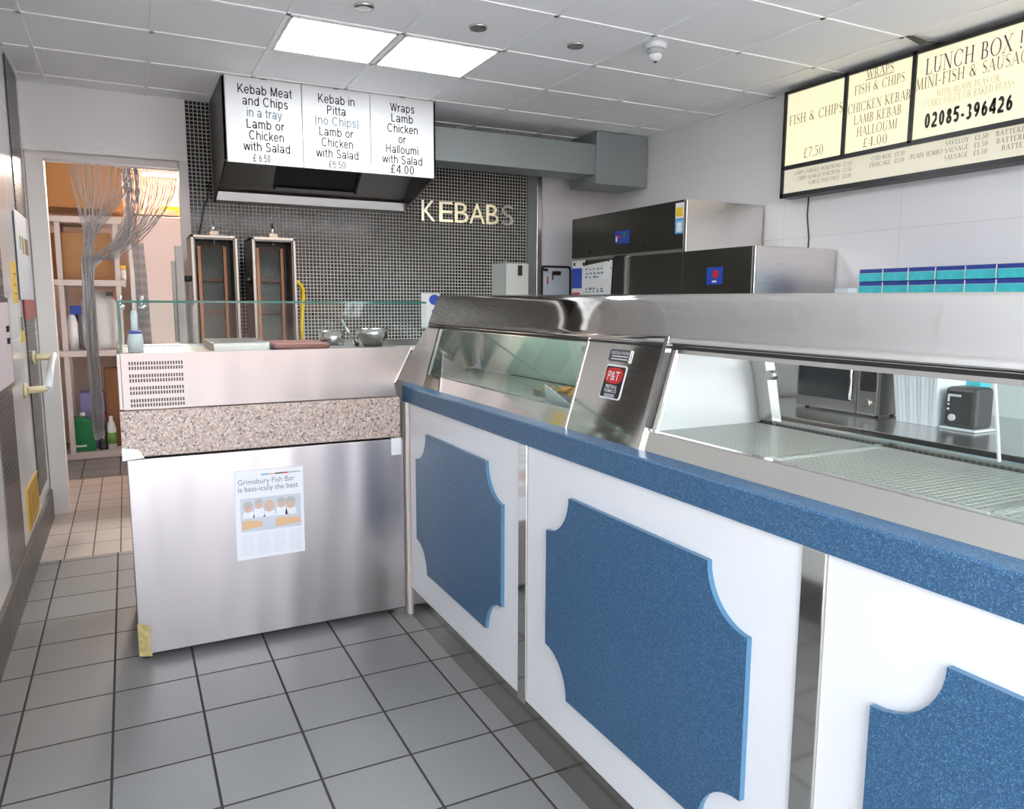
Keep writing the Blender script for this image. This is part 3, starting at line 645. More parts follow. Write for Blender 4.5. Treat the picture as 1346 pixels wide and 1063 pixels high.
MB().prism([(Q(1.1206) - .004, 2.03, 1.1206), (Q(1.1206) - .004, 1.65, 1.1206), (Q(ZT_) - .004, 1.65, ZT_), (Q(ZT_) - .004, 2.03, ZT_)], (.03, 0, 0)).build('pillar', 'chrome', t)
tm = MB(); tm.prism([(Q(1.1206) - .010, 1.652, 1.1206), (Q(1.1206) - .010, 1.636, 1.1206), (Q(ZT_) - .010, 1.636, ZT_), (Q(ZT_) - .010, 1.652, ZT_)], (.012, 0, 0)); tm.build('pillar_trim', 'polished', t); tm = MB()
tm.prism([(Q(1.1206) - .006, 2.036, 1.1206), (Q(1.1206) - .006, 2.028, 1.1206), (Q(ZT_) - .006, 2.028, ZT_), (Q(ZT_) - .006, 2.036, ZT_)], (.01, 0, 0)); tm.build('pillar_trim', 'polished', t); tm = MB()
tm.prism([(Q(G0) - .003, 1.612, G0 - .01), (Q(G0) - .003, 1.600, G0 - .01), (Q(G1) - .003, 1.600, G1), (Q(G1) - .003, 1.612, G1)], (.012, 0, 0))
tm.build('pillar_trim', 'polished', t)
gk = MB(); fq(gk, 1.636, 1.616, G0, G1, d=.002); gk.build('gasket', 'black', t); gk = MB()
fq(gk, 3.338, 3.322, G0, G1, d=.001); gk.build('gasket', 'black', t)
# end wall of the cabinet and of the hood side
ew = MB(); ew.prism([(Q(1.12) + .02, 3.74, 1.1206), (1.95, 3.74, 1.1206), (1.95, 3.46, 1.41), (Q(1.42) + .02, 3.467, 1.42)], (0, -.015, 0)); ew.build('end_wall', 'inner_steel', t)
# glass
gp = MB(); gp.mi = 0; fq(gp, 3.322, 2.045, G0, G1, d=.006); gp.build('window_glass', 'glass_green', t)
gp = MB(); fq(gp, 1.600, YN, G0 - .008, G1 - .006, d=.006); gp.build('window_glass', 'glass', t)
# cabinet inside
MB().box(Q(1.17) + .02, 1.64, 2.05, 3.72, 1.155, 1.168).build('deck', 'deck', t)
MB().box(Q(1.17) + .02, 1.64, YN, 1.64, 1.155, 1.168).build('deck', 'deck', t)
for y in (1.22, .74, .2): MB().box(1.25, 1.64, y - .008, y + .008, 1.166, 1.1725).build('deck_joint', 'steel', t)
MB().prism([(Q(1.168) + .015, 1.64, 1.168), (1.66, 1.64, 1.168), (1.60, 1.64, 1.40), (Q(1.40) + .01, 1.64, 1.40)], (0, .012, 0)).build('inner_wall', 'inner_steel', t)
MB().prism([(Q(1.168) + .015, 2.045, 1.168), (1.66, 2.045, 1.168), (1.60, 2.045, 1.40), (Q(1.40) + .01, 2.045, 1.40)], (0, -.012, 0)).build('inner_wall', 'inner_steel', t)
for ya, yb in ((2.2, 3.3), (.4, 1.5)): MB().cyl((1.47, ya, 1.405), (1.47, yb, 1.405), .009, 10).build('fill_tube', 'fill_warm', t)  # unseen glowing tubes, added to brighten the inside of the cabinet
bp = MB()
bp.prism([(1.655, 1.635, 1.16), (1.69, 1.635, 1.16), (1.63, 1.635, 1.42), (1.595, 1.635, 1.42)], (0, -.05, 0)); bp.build('rear_post', 'steel', t); bp = MB()
bp.prism([(1.66, YN, 1.16), (1.69, YN, 1.16), (1.69, 1.6, 1.16), (1.66, 1.6, 1.16)], (0, 0, .018)); bp.build('rear_sill', 'steel', t); bp = MB()
bp.prism([(1.655, 2.06, 1.16), (1.69, 2.06, 1.16), (1.63, 2.06, 1.42), (1.595, 2.06, 1.42)], (0, .04, 0))
bp.build('rear_post', 'steel', t)
kb = MB(); kb.tube([(1.625, 1.56, 1.315), (1.60, 1.56, 1.315)], .014, 14); kb.build('rear_knob', 'steel_dull', t); kb = MB(); kb.tube([(1.60, 2.50, 1.335), (1.58, 2.50, 1.335)], .012, 12); kb.build('rear_knob', 'steel_dull', t)
for ya, yb in ((.86, .10), (.955, .2)):
    g = MB(); x = 1.655 if ya < .9 else 1.672
    g.prism([(x, ya, 1.178), (x, yb - .9, 1.178), (x - .055, yb - .9, 1.41), (x - .055, ya, 1.41)], (.006, 0, 0))
    g.mi = 1; g.prism([(x - .001, ya, 1.178), (x - .001, ya + .004, 1.178), (x - .056, ya + .004, 1.41), (x - .056, ya, 1.41)], (.008, 0, 0))
    g.build('rear_sliding_glass', ['glass', 'white_plastic'], t)
g = MB(); g.prism([(1.66, 3.62, 1.17), (1.66, 2.06, 1.17), (1.60, 2.06, 1.41), (1.60, 3.62, 1.41)], (.006, 0, 0)); g.build('rear_panel', 'acrylic', t)
g = MB(); g.prism([(1.30, 2.60, 1.17), (1.62, 2.60, 1.17), (1.56, 2.60, 1.41), (1.33, 2.60, 1.41)], (0, .006, 0)); g.build('divider_glass', 'glass_green', t)
# hood: rounded nose, slightly proud, flat top
def hood_sec(y, dz):
    pr = [(1.335, 1.402), (1.312, 1.402), (1.3065, 1.405), (1.305, 1.412), (1.307, 1.420), (1.3120, 1.430), (1.3245, 1.459), (1.3375, 1.490), (1.3495, 1.518), (1.3545, 1.528), (1.362, 1.5355), (1.374, 1.540), (1.45, 1.542), (1.80, 1.542), (1.80, 1.53), (1.62, 1.42), (1.335, 1.42)]
    return [(x, y, z + dz * min(1, max(0, (z - 1.42) / .1))) for x, z in pr]
hm = MB(); hm.loft([hood_sec(3.467, .008), hood_sec(1.8, 0), hood_sec(YN, -.012)], True, True)
hm.build('hood', 'hood_steel', t)
MB().prism([(1.304, 3.46, 1.394), (1.304, 3.46, 1.4015), (1.33, 3.46, 1.4015), (1.33, 3.46, 1.394)], (0, YN - 3.46, 0)).build('hood_gap_shade', 'black', t)  # black strip painting the shadow gap under the hood's lower edge
# maker's plates on the pillar
def on_front(y, z, d=.0): return Vector((Q(z) - .0045 - d, y, z))
vz = Vector((.3, 0, 1)); vz.normalize(); vz = vz * 1.0
def plate(name, y0, y1, z0, z1, m, d, parent=None, r=.008):
    p = MB(); pts = []
    for (cy, cz, a0) in ((y0 + r, z0 + r, 180), (y1 - r, z0 + r, 270), (y1 - r, z1 - r, 0), (y0 + r, z1 - r, 90)):
        for a in range(a0, a0 + 91, 30): yy, zz = cy + r * math.cos(math.radians(a)), cz + r * math.sin(math.radians(a)); pts.append(on_front(yy, zz, d))
    p.prism(pts, (-.0012, 0, 0)); return p.build(name, m, parent)
bd = plate('maker_badge', 1.790, 1.893, 1.235, 1.333, 'white_plastic', 0, t); bd['label'] = 'black and red oval maker badge'
plate('badge_face', 1.794, 1.889, 1.239, 1.329, 'black', .0013, bd, .006)
ov = MB(); cy, cz = 1.8415, 1.3025
ov.prism([on_front(cy + .043 * math.copysign(abs(math.cos(a)) ** .7, math.cos(a)), cz + .023 * math.copysign(abs(math.sin(a)) ** .7, math.sin(a)), .0026) for a in [2 * math.pi * k / 32 for k in range(32)]], (-.0008, 0, 0)); ov.build('badge_oval', 'red', bd)
bt = MB()
bt.text('P&T', on_front(1.8415, 1.289, .0045), UYN, vz, .027, .058); bt.text('PRESTON &', on_front(1.8415, 1.266, .0035), UYN, vz, .0095, .056, bold=.02)
bt.text('THOMAS LTD', on_front(1.8415, 1.254, .0035), UYN, vz, .0095, .064, bold=.02); [bt.prism([on_front(1.868, z, .003), on_front(1.815, z, .003), on_front(1.815, z + .0025, .003), on_front(1.868, z + .0025, .003)], (-.0003, 0, 0)) for z in (1.2415, 1.2465)]
bt.build('badge_lettering', 'sign_white', bd)
b2 = plate('maker_badge', 1.786, 1.896, 1.343, 1.378, 'dark_grey', 0, t); b2['label'] = 'small dark maker plate above the red badge'
bt = MB(); bt.text('PRESTON & THOMAS', on_front(1.841, 1.364, .002), UYN, vz, .009, .09); [bt.prism([on_front(1.88, z, .0018), on_front(1.80, z, .0018), on_front(1.80, z + .003, .0018), on_front(1.88, z + .003, .0018)], (-.0003, 0, 0)) for z in (1.349, 1.357)]; bt.build('badge_lettering', 'sign_white', b2)
ed = MB(); ed.prism([on_front(1.7865, 1.343, .001), on_front(1.793, 1.343, .001), on_front(1.793, 1.378, .001), on_front(1.7865, 1.378, .001)], (-.003, 0, 0)); ed.build('badge_edge', 'polished', b2)

# food tray and card in the far window
t = thing('chip_scoop_card', 'folded white card leaning inside the far cabinet window', 'card', (1.28, 2.2, 1.17))
MB().prism([(1.285, 2.06, 1.171), (1.280, 2.27, 1.235), (1.32, 2.33, 1.171)], (.004, .002, 0)).build('card', 'paper', t)
MB().prism([(1.322, 2.335, 1.171), (1.282, 2.275, 1.236), (1.352, 2.36, 1.171)], (.004, .004, 0)).build('flap', 'pale_blue_print', t)
t = thing('chip_tray', 'shallow tray of golden chips on the perforated deck of the far window', 'food tray', (1.42, 2.25, 1.168))
tr = MB(); tr.box(1.36, 1.58, 2.08, 2.5, 1.169, 1.175); tr.box(1.36, 1.365, 2.08, 2.5, 1.175, 1.19); tr.box(1.575, 1.58, 2.08, 2.5, 1.175, 1.19); tr.build('tray', 'steel_dull', t)
ch = MB()
for i in range(60):
    x, y = R.uniform(1.38, 1.56), R.uniform(2.1, 2.47); a = R.uniform(0, 3.14); l_ = R.uniform(.02, .035)
    ch.tube([(x - l_ * math.cos(a), y - l_ * math.sin(a) * .5, R.uniform(1.18, 1.195)), (x + l_ * math.cos(a), y + l_ * math.sin(a) * .5, R.uniform(1.18, 1.2))], .006, 4)
ch.build('chips', 'chip_gold', t, kind='stuff')

# ------------------------------------------------------------------ kebab counter (refrigerated, across the back)
t = thing('kebab_counter', 'steel kebab counter with speckled granite band and glass screen, beside the fish bar counter', 'counter', (.56, 3.75, 0))
YK = 3.40
fp = MB(); fp.box(-.03, 1.148, YK, YK + .03, .03, .872, .004); fp.box(-.03, -.004, YK + .03, 4.10, .03, .872, .003); fp.build('front_panel', 'steel_front', t)
MB().box(-.005, 1.12, YK + .03, 4.1, .05, .872).build('carcass', 'dark_grey', t)
for x, y in ((0, 3.45), (1.08, 3.45), (0, 4.03), (1.08, 4.03)): MB().cyl((x, y, 0), (x, y, .05), .02).build('foot', 'steel_dull', t)
gb = MB(); gb.box(-.045, 1.13, YK - .01, 4.12, .882, 1.073, .004); gb.build('granite_band', 'granite', t)
cg = MB(); cg.prism([(-.046, YK - .014, .872), (.035, YK - .014, .878), (.015, YK - .014, .915), (-.046, YK - .014, .925)], (0, .012, 0)); cg.build('corner_guard', 'white_plastic', t)
MB().box(1.082, 1.132, YK - .014, YK - .002, .795, .878, .003).build('corner_guard', 'white_plastic', t)
tp = MB(); tp.box(-.030, .200, YK + .004, YK + .03, .02, .03); tp.bm.clear()
tp.prism([(-.031, YK - .003, .172), (-.018, YK - .003, .172), (-.004, YK - .003, .160), (.021, YK - .003, .155), (.012, YK - .003, .10), (.019, YK - .003, .02), (-.031, YK - .003, .03)], (0, .002, 0)); tp.build('worn_tape', 'gold_tape', t)
bx = MB()
bx.prism([(-.029, YK, 1.078), (1.118, YK, 1.078), (1.105, YK, 1.14), (1.192, YK, 1.306), (-.029, YK, 1.306)], (0, .025, 0)); bx.build('steel_front_box', 'steel_box', t)
MB().box(-.044, -.0295, YK + .001, 4.12, 1.078, 1.306, .002).build('end_panel', 'steel_box', t)
vt = MB()
for r0 in range(8):
    z = 1.272 - r0 * .0195 - (r0 // 2) * .0115
    for k in range(20):
        x = -.002 + k * .0102; vt.box(x, x + .006, YK - .0006, YK + .001, z - .0135, z)
vt.build('vent_slots', 'black', t)
lip = MB(); lip.prism([(1.105, YK - .003, 1.14), (1.112, YK - .003, 1.14), (1.199, YK - .003, 1.306), (1.192, YK - .003, 1.306)], (0, .02, 0)); lip.build('edge_strip', 'steel', t)
dk = MB(); dk.box(-.03, 1.19, YK + .03, 4.12, 1.285, 1.296); dk.box(-.03, 1.19, 4.05, 4.12, 1.296, 1.304); dk.build('well_top', 'steel_dull', t)
# glass
g = MB(); g.box(-.03, 1.275, YK + .012, YK + .020, 1.306, 1.508); g.mi = 1; g.box(-.03, 1.275, YK + .011, YK + .021, 1.508, 1.517); g.build('front_glass', ['glass', 'glass_edge'], t)
g = MB(); g.box(-.03, -.022, YK + .02, 3.95, 1.306, 1.510); g.mi = 1; g.box(-.031, -.021, YK + .010, YK + .016, 1.306, 1.512); g.build('side_glass', ['glass', 'glass_edge'], t)
g = MB(); g.box(.262, .266, YK + .03, 3.9, 1.30, 1.50); g.build('divider_glass', 'glass', t)
for x, y in ((-.018, 3.432), (-.018, 3.80), (.06, 3.436)): cl = MB(); cl.cyl((x, y, 1.485), (x, y, 1.535), .007, 10); cl.cyl((x - .014, y, 1.49), (x + .014, y, 1.49), .008, 10); cl.build('glass_clip', 'polished', t)
# things in the counter well
t = thing('squeeze_bottle', 'clear dispenser bottle with a blue band behind the left end of the glass screen', 'bottle', (.03, 3.62, 1.296))
MB().lathe((.03, 3.62, 1.2975), [(0, 0), (.03, .0), (.032, .04), (.028, .075), (.018, .085)], 16).build('body', 'milky', t)
MB().lathe((.03, 3.62, 1.375), [(.024, 0), (.026, .008), (.022, .014)], 16).build('band', 'blue', t)
MB().lathe((.03, 3.62, 1.385), [(.014, 0), (.014, .07), (.009, .09), (0, .09)], 14).build('neck', 'white_plastic', t)
MB().lathe((1.10, 3.72, 1.297), [(0, 0), (.045, 0), (.075, .05), (.082, .085), (.078, .085), (.07, .05), (.04, .008), (0, .008)], 24).build('steel_bowl', 'steel', label='round steel mixing bowl behind the right end of the glass screen', cat='bowl')
t = thing('sharpening_steel', 'knife sharpening rod leaning behind the glass screen', 'sharpener', (.98, 3.6, 1.297))
MB().tube([(.915, 3.6, 1.43), (.98, 3.6, 1.316)], .007, 8).build('rod', 'steel', t); MB().tube([(.98, 3.6, 1.316), (.995, 3.6, 1.308)], .011, 8).build('handle', 'black', t)
MB().box(.60, .86, 3.60, 3.95, 1.297, 1.322, .01).build('chopping_board', mat('board_red', (.34, .12, .10), .5), label='reddish chopping board lying behind the glass screen', cat='chopping board')
MB().box(.33, .57, 3.52, 3.98, 1.297, 1.335, .004).build('steel_tray', 'steel_dull', label='grey steel tray upside down behind the glass screen in front of the grills', cat='tray')
t = thing('food_pot', 'steel food pot with rim beside the mixing bowl', 'pot', (.93, 3.86, 1.297))
MB().lathe((.93, 3.86, 1.297), [(0, 0), (.06, 0), (.065, .07), (.06, .07), (.055, .01), (0, .01)], 20).build('pot', 'steel', t)

# newspaper page taped to the steel front
t = thing('newspaper_page', 'newspaper page with a photo of smiling staff, taped to the kebab counter front', 'newspaper page', (.525, YK - .004, .384))
YP = YK - .003
pg = MB(); pg.poly([(.377, YP, .784), (.671, YP, .783), (.669, YP, .388), (.376, YP, .384)]); pg.prism([(.377, YP - .0004, .784), (.671, YP - .0004, .783), (.669, YP - .0004, .388), (.376, YP - .0004, .384)], (0, .001, 0)); pg.build('page', 'paper', t)
YQ = YP - .0012
def flat(name, x0, x1, z0, z1, m, d=0): MB().box(x0, x1, YQ - d - .0004, YQ - d, z0, z1).build(name, m, t)
for x0, x1, m in ((.49, .52, 'sky_blue'), (.52, .55, 'food_orange'), (.55, .58, 'dark_grey'), (.58, .605, 'red'), (.605, .66, 'grey_plastic')): flat('colour_bar', x0, x1, .758, .764, m)
h = MB(); h.text('Grimsbury Fish Bar', (.392, YQ, .722), UX, UZ, .023, .24, 'l'); h.text('is bass-ically the best', (.392, YQ, .690), UX, UZ, .023, .255, 'l'); h.build('headline', 'head_text', t)
flat('photograph', .398, .657, .510, .660, 'pale_blue_print')
ph = MB()
for x, z, r, k in ((.430, .618, .018, 1), (.475, .628, .016, 0), (.520, .618, .022, 2), (.572, .625, .017, 0), (.612, .620, .020, 1)):
    ph.mi = 0; ph.prism([(x + r * math.cos(a), YQ - .001, z + r * 1.25 * math.sin(a)) for a in [2 * math.pi * i / 14 for i in range(14)]], (0, -.0003, 0))
    ph.mi = 1; ph.prism([(x + r * 1.12 * math.cos(a), YQ - .0014, z + .006 + r * 1.25 * math.sin(a)) for a in [math.pi * i / 8 for i in range(9)]], (0, -.0003, 0)) if k < 2 else None
    ph.mi = 2; ph.prism([(x - .026, YQ - .0008, .57), (x + .026, YQ - .0008, .57), (x + .02, YQ - .0008, z - r), (x - .02, YQ - .0008, z - r)], (0, -.0003, 0))
ph.build('staff_faces', ['skin', 'grey_plastic', 'paper'], t)
fo = MB()
for x0, x1 in ((.402, .49), (.545, .655)): fo.prism([(x0, YQ - .0018, .52), (x1, YQ - .0018, .528), (x1 - .006, YQ - .0018, .553), (x0 + .02, YQ - .0018, .562), (x0, YQ - .0018, .555)], (0, -.0003, 0))
fo.build('fish_portions', 'food_orange', t)
ln = MB()
for cx in (.395, .465, .532, .60):
    for k in range(10): ln.box(cx, cx + .055, YQ - .0006, YQ - .0002, .492 - k * .0098, .4955 - k * .0098)
ln.build('article_text', 'soft_print', t)

# ------------------------------------------------------------------ kebab grills and bench at the mosaic wall
t = thing('work_bench', 'grey steel work bench along the mosaic wall under the kebab grills', 'bench', (1.8, 5.7, 0))
MB().box(.30, 3.3, 5.30, 6.1, 1.16, 1.20, .004).build('bench_top', 'steel_dull', t)
MB().box(.34, 3.26, 5.40, 6.08, .1, 1.16).build('bench_base', 'dark_steel', t)
def grill(x0, lab):
    x1, y0, z0, z1 = x0 + .298, 5.55, 1.2, 1.957
    t = thing('kebab_grill', lab, 'kebab grill', (x0 + .149, 5.7, z0), 'upright kebab grills')
    h = MB(); h.box(x0, x0 + .02, y0, 5.90, z0, z1, .003); h.box(x1 - .02, x1, y0, 5.90, z0, z1, .003); h.box(x0, x1, y0, 5.90, z1 - .02, z1, .003); h.build('housing', 'grill_steel', t)
    MB().box(x0 + .02, x1 - .02, 5.80, 5.85, z0, z1 - .02).build('back_plate', 'black', t)
    ir = MB(); ir.box(x0 + .02, x0 + .026, y0 + .02, 5.80, z0, z1 - .02); ir.box(x1 - .026, x1 - .02, y0 + .02, 5.8, z0, z1 - .02); ir.box(x0 + .02, x1 - .02, y0 + .02, 5.8, z1 - .026, z1 - .02); ir.build('heat_shield', 'dark_steel', t)
    for zz, ze in ((1.22, 1.43), (1.45, 1.655), (1.675, 1.885)):
        MB().box(x0 + .075, x1 - .075, 5.77, 5.80, zz, ze).build('burner', 'mesh_grey', t)
    rl = MB(); rl.box(x0 + .055, x0 + .075, 5.74, 5.8, z0, 1.895); rl.box(x1 - .075, x1 - .055, 5.74, 5.8, z0, 1.895)
    rl.build('burner_frame', 'copper_glow', t); rl = MB()
    for zz in (1.43, 1.655, 1.885): rl.box(x0 + .075, x1 - .075, 5.755, 5.79, zz, zz + .02)
    rl.build('burner_bars', 'rust', t)
    mt = MB(); mt.box(x0 + .12, x0 + .18, 5.56, 5.66, z1, z1 + .028, .004); mt.build('motor_mount', 'tan', t)
    MB().lathe((x0 + .15, 5.60, z1 + .028), [(.012, 0), (.012, .03), (.007, .035), (.007, .07), (0, .07)], 12).build('spit_pin', 'polished', t)
    MB().tube([(x0 + .15, 5.60, z1 - .02), (x0 + .15, 5.60, z1 - .07)], [.01, .003], 8).build('spit_socket', 'dark_steel', t)
    kn = MB(); kn.tube([(x0 - .045, 5.60, 1.665), (x0 - .002, 5.60, 1.665)], .021, 12); kn.build('tap_knob', 'black', t)
    return t
grill(.412, 'upright kebab grill nearest the doorway')
grill(.802, 'upright kebab grill beside the yellow gas hose')
t = thing('steel_bracket', 'slim steel bracket plate left of the grills by the doorway', 'bracket', (.355, 5.6, 1.2))
MB().box(.315, .355, 5.58, 5.62, 1.2, 1.88, .002).build('plate', mat('plate_grey', (.36, .33, .31), .5), t); MB().box(.29, .315, 5.60, 5.63, 1.24, 1.78, .002).build('side_plate', 'dark_steel', t)
MB().tube([(1.115, 5.80, 1.665), (1.15, 5.81, 1.66), (1.18, 5.83, 1.64), (1.20, 5.85, 1.60), (1.205, 5.86, 1.55), (1.20, 5.87, 1.5), (1.19, 5.88, 1.35), (1.19, 5.88, 1.2)], .016, 10).build('gas_hose', 'yellow', label='yellow gas hose curving down from the right grill', cat='hose')
MB().tube([(.60, 6.10, 2.38), (.585, 6.10, 2.27), (.55, 6.10, 2.18), (.535, 6.10, 2.08), (.51, 6.10, 2.0), (.49, 6.10, 1.9)], .006, 6).build('wall_cable', 'black', label='thin black cable on the mosaic wall above the left grill', cat='cable')
t = thing('hand_wash_notice', 'white notice with a blue circle on the mosaic behind the end of the hood', 'notice', (2.32, 6.1, 1.3))
MB().box(2.235, 2.40, 6.10, 6.106, 1.30, 1.59).build('sheet', 'sign_white', t)
nb = MB(); nb.prism([(2.355 + .05 * math.cos(a), 6.0995, 1.535 + .045 * math.sin(a)) for a in [2 * math.pi * i / 20 for i in range(20)]], (0, -.0005, 0)); nb.box(2.33, 2.395, 6.099, 6.0995, 1.32, 1.45); nb.build('symbol', 'blue', t)

# paper towel dispenser and clipboard
t = thing('towel_dispenser', 'grey paper towel dispenser at the right end of the mosaic wall', 'dispenser', (3.05, 6.02, 1.5))
MB().prism([(2.898, 6.108, 1.48), (2.948, 5.93, 1.48), (3.165, 5.93, 1.48), (3.235, 6.108, 1.48)], (0, 0, .372)).build('cabinet', 'grey_plastic', t)
MB().box(2.948, 3.165, 5.915, 5.93, 1.485, 1.85, .006).build('cover', mat('pale_grey', (.62, .63, .58), .4), t)
MB().box(3.058, 3.100, 5.911, 5.916, 1.745, 1.835).build('level_window', 'black', t)
MB().lathe((2.985, 6.0, 1.85), [(.012, 0), (.012, .03), (0, .035)], 10).build('lock', 'steel', t)
t = thing('whiteboard', 'small black framed whiteboard on the white back wall beside the fridge', 'whiteboard', (3.54, 6.09, 1.5))
w = MB()
def rrect(x0, x1, z0, z1, r, y):
    o = []
    for (cx, cz, a0) in ((x0 + r, z0 + r, 180), (x1 - r, z0 + r, 270), (x1 - r, z1 - r, 0), (x0 + r, z1 - r, 90)):
        for a in range(a0, a0 + 91, 15): o.append((cx + r * math.cos(math.radians(a)), y, cz + r * math.sin(math.radians(a))))
    return o
w.prism(rrect(3.385, 3.70, 1.42, 1.85, .03, 6.085), (0, .02, 0)); w.build('frame', 'black', t)
MB().prism(rrect(3.405, 3.68, 1.44, 1.83, .018, 6.083), (0, .004, 0)).build('board', 'pale_blue_print', t)
MB().box(3.50, 3.585, 6.07, 6.084, 1.765, 1.80, .004).build('clip', 'black', t)
MB().lathe((3.425, 6.075, 1.81), [(.02, -.012), (.024, 0), (.02, .012)], 12).build('hanger', 'black', t)
for x, m_, z in ((3.448, 'red', 1.68), (3.50, 'black', 1.72)): MB().cyl((x, 6.078, z), (x, 6.078, z + .07), .006, 8).build('marker_pen', m_, t, label=('red' if m_ == 'red' else 'black') + ' marker pen')

# ------------------------------------------------------------------ fridges on the right wall
def fridge_sides(t, y0, y1, z1):
    MB().box(3.42, 4.115, y0, y1, .12, z1, .004).build('cabinet', 'fridge_side', t)
t = thing('tall_fridge', 'tall double door steel fridge in the far right corner with notices on its door', 'fridge', (3.75, 4.86, 0))
fridge_sides(t, 4.135, 5.585, 2.21)
MB().box(3.40, 3.42, 4.137, 5.583, 1.885, 2.208, .003).build('top_panel', 'fridge_front', t)
MB().box(3.402, 3.425, 4.137, 4.765, .14, 1.862, .004).build('door', 'fridge_front', t)
MB().box(3.402, 3.425, 4.955, 5.583, .14, 1.862, .004).build('door', 'fridge_front', t)
MB().box(3.385, 3.43, 4.80, 4.94, .14, 1.875, .01).build('door_handle', 'black', t); MB().box(3.39, 3.42, 4.77, 4.798, .14, 1.865).build('door_edge', 'fridge_side', t)
dp = MB().box(3.396, 3.401, 4.755, 4.94, 1.962, 2.058).build('display', 'navy', t)
dd = MB(); dd.mi = 0; dd.box(3.394, 3.397, 4.87, 4.89, 2.0, 2.03); dd.mi = 1; dd.box(3.394, 3.397, 4.80, 4.83, 2.01, 2.045); dd.mi = 2; dd.box(3.394, 3.397, 4.91, 4.93, 1.98, 2.02); dd.build('indicator', ['red', 'green', 'milky'], dp)
for y, z in ((5.30, 1.925), (4.56, 1.93)): MB().cyl((3.394, y, z), (3.402, y, z), .013, 12).build('screw', 'black', t)
s1 = MB(); s1.box(3.396, 3.400, 4.14, 4.222, 2.085, 2.19); s1.mi = 1; s1.box(3.3955, 3.397, 4.145, 4.215, 2.10, 2.16); s1.build('energy_sticker', ['sign_white', 'yellow'], t)
s2 = MB(); s2.box(3.396, 3.400, 4.14, 4.222, 1.985, 2.08); s2.mi = 1; s2.box(3.3955, 3.397, 4.15, 4.205, 1.998, 2.06); s2.build('warning_sticker', ['sky_blue', 'sign_white'], t)
t = thing('safety_notice', 'blue white and red notice at the left edge of the tall fridge', 'notice', (3.395, 5.47, 1.5))
MB().box(3.396, 3.400, 5.37, 5.565, 1.5, 1.862).build('sheet', 'sign_white', t)
sn = MB(); sn.box(3.394, 3.3965, 5.41, 5.562, 1.635, 1.80); sn.mi = 1; sn.box(3.394, 3.3965, 5.44, 5.555, 1.555, 1.60); sn.mi = 2; sn.cyl((3.394, 5.53, 1.835), (3.3965, 5.53, 1.835), .015, 12); sn.build('printed_block', ['blue', 'red', 'black'], t)
t = thing('rota_sheet', 'white handwritten sheet held by magnets on the tall fridge door', 'paper sheet', (3.39, 5.17, 1.45))
MB().prism([(3.393, 4.965, 1.845), (3.393, 5.385, 1.815), (3.393, 5.41, 1.46), (3.393, 4.99, 1.45)], (.003, 0, 0)).build('sheet', mat('grey_paper', (.66, .66, .66), .7), t)
hw = MB()
for z, n_ in ((1.78, 7), (1.745, 6), (1.715, 4), (1.62, 5), (1.60, 5)):
    for k in range(n_): yy = 5.35 - k * .055 - R.uniform(0, .012); hw.box(3.391, 3.3935, yy - R.uniform(.02, .04), yy, z, z + R.uniform(.008, .018))
hw.build('handwriting', 'pale_text', t)
MB().prism([(3.388, 4.975, 1.845), (3.388, 5.05, 1.84), (3.388, 5.10, 1.70), (3.388, 5.02, 1.69)], (.003, 0, 0)).build('tag', 'sign_white', t)
for y, z in ((5.37, 1.83), (5.01, 1.85)): MB().cyl((3.384, y, z), (3.394, y, z), .016, 12).build('magnet', 'dark_steel', t)
t = thing('low_fridge', 'shorter steel fridge with a blue label, in front of the tall fridge', 'fridge', (3.75, 3.83, 0))
MB().box(3.42, 4.115, 3.487, 4.13, .12, 1.864, .004).build('cabinet', 'fridge_side', t)
MB().box(3.40, 3.425, 3.489, 4.128, .14, 1.862, .004).build('door', 'fridge_front', t)
lb = MB().box(3.396, 3.401, 3.74, 3.885, 1.635, 1.745).build('label_plate', 'blue', t)
lo = MB(); lo.prism([(3.3955, 3.80 + .028 * math.cos(a), 1.70 + .028 * math.sin(a)) for a in [2 * math.pi * i / 16 for i in range(16)]], (-.0006, 0, 0)); lo.build('emblem', 'red', lb)
lt = MB(); lt.box(3.3945, 3.396, 3.79, 3.83, 1.648, 1.66); lt.build('small_print', 'sign_white', lb)

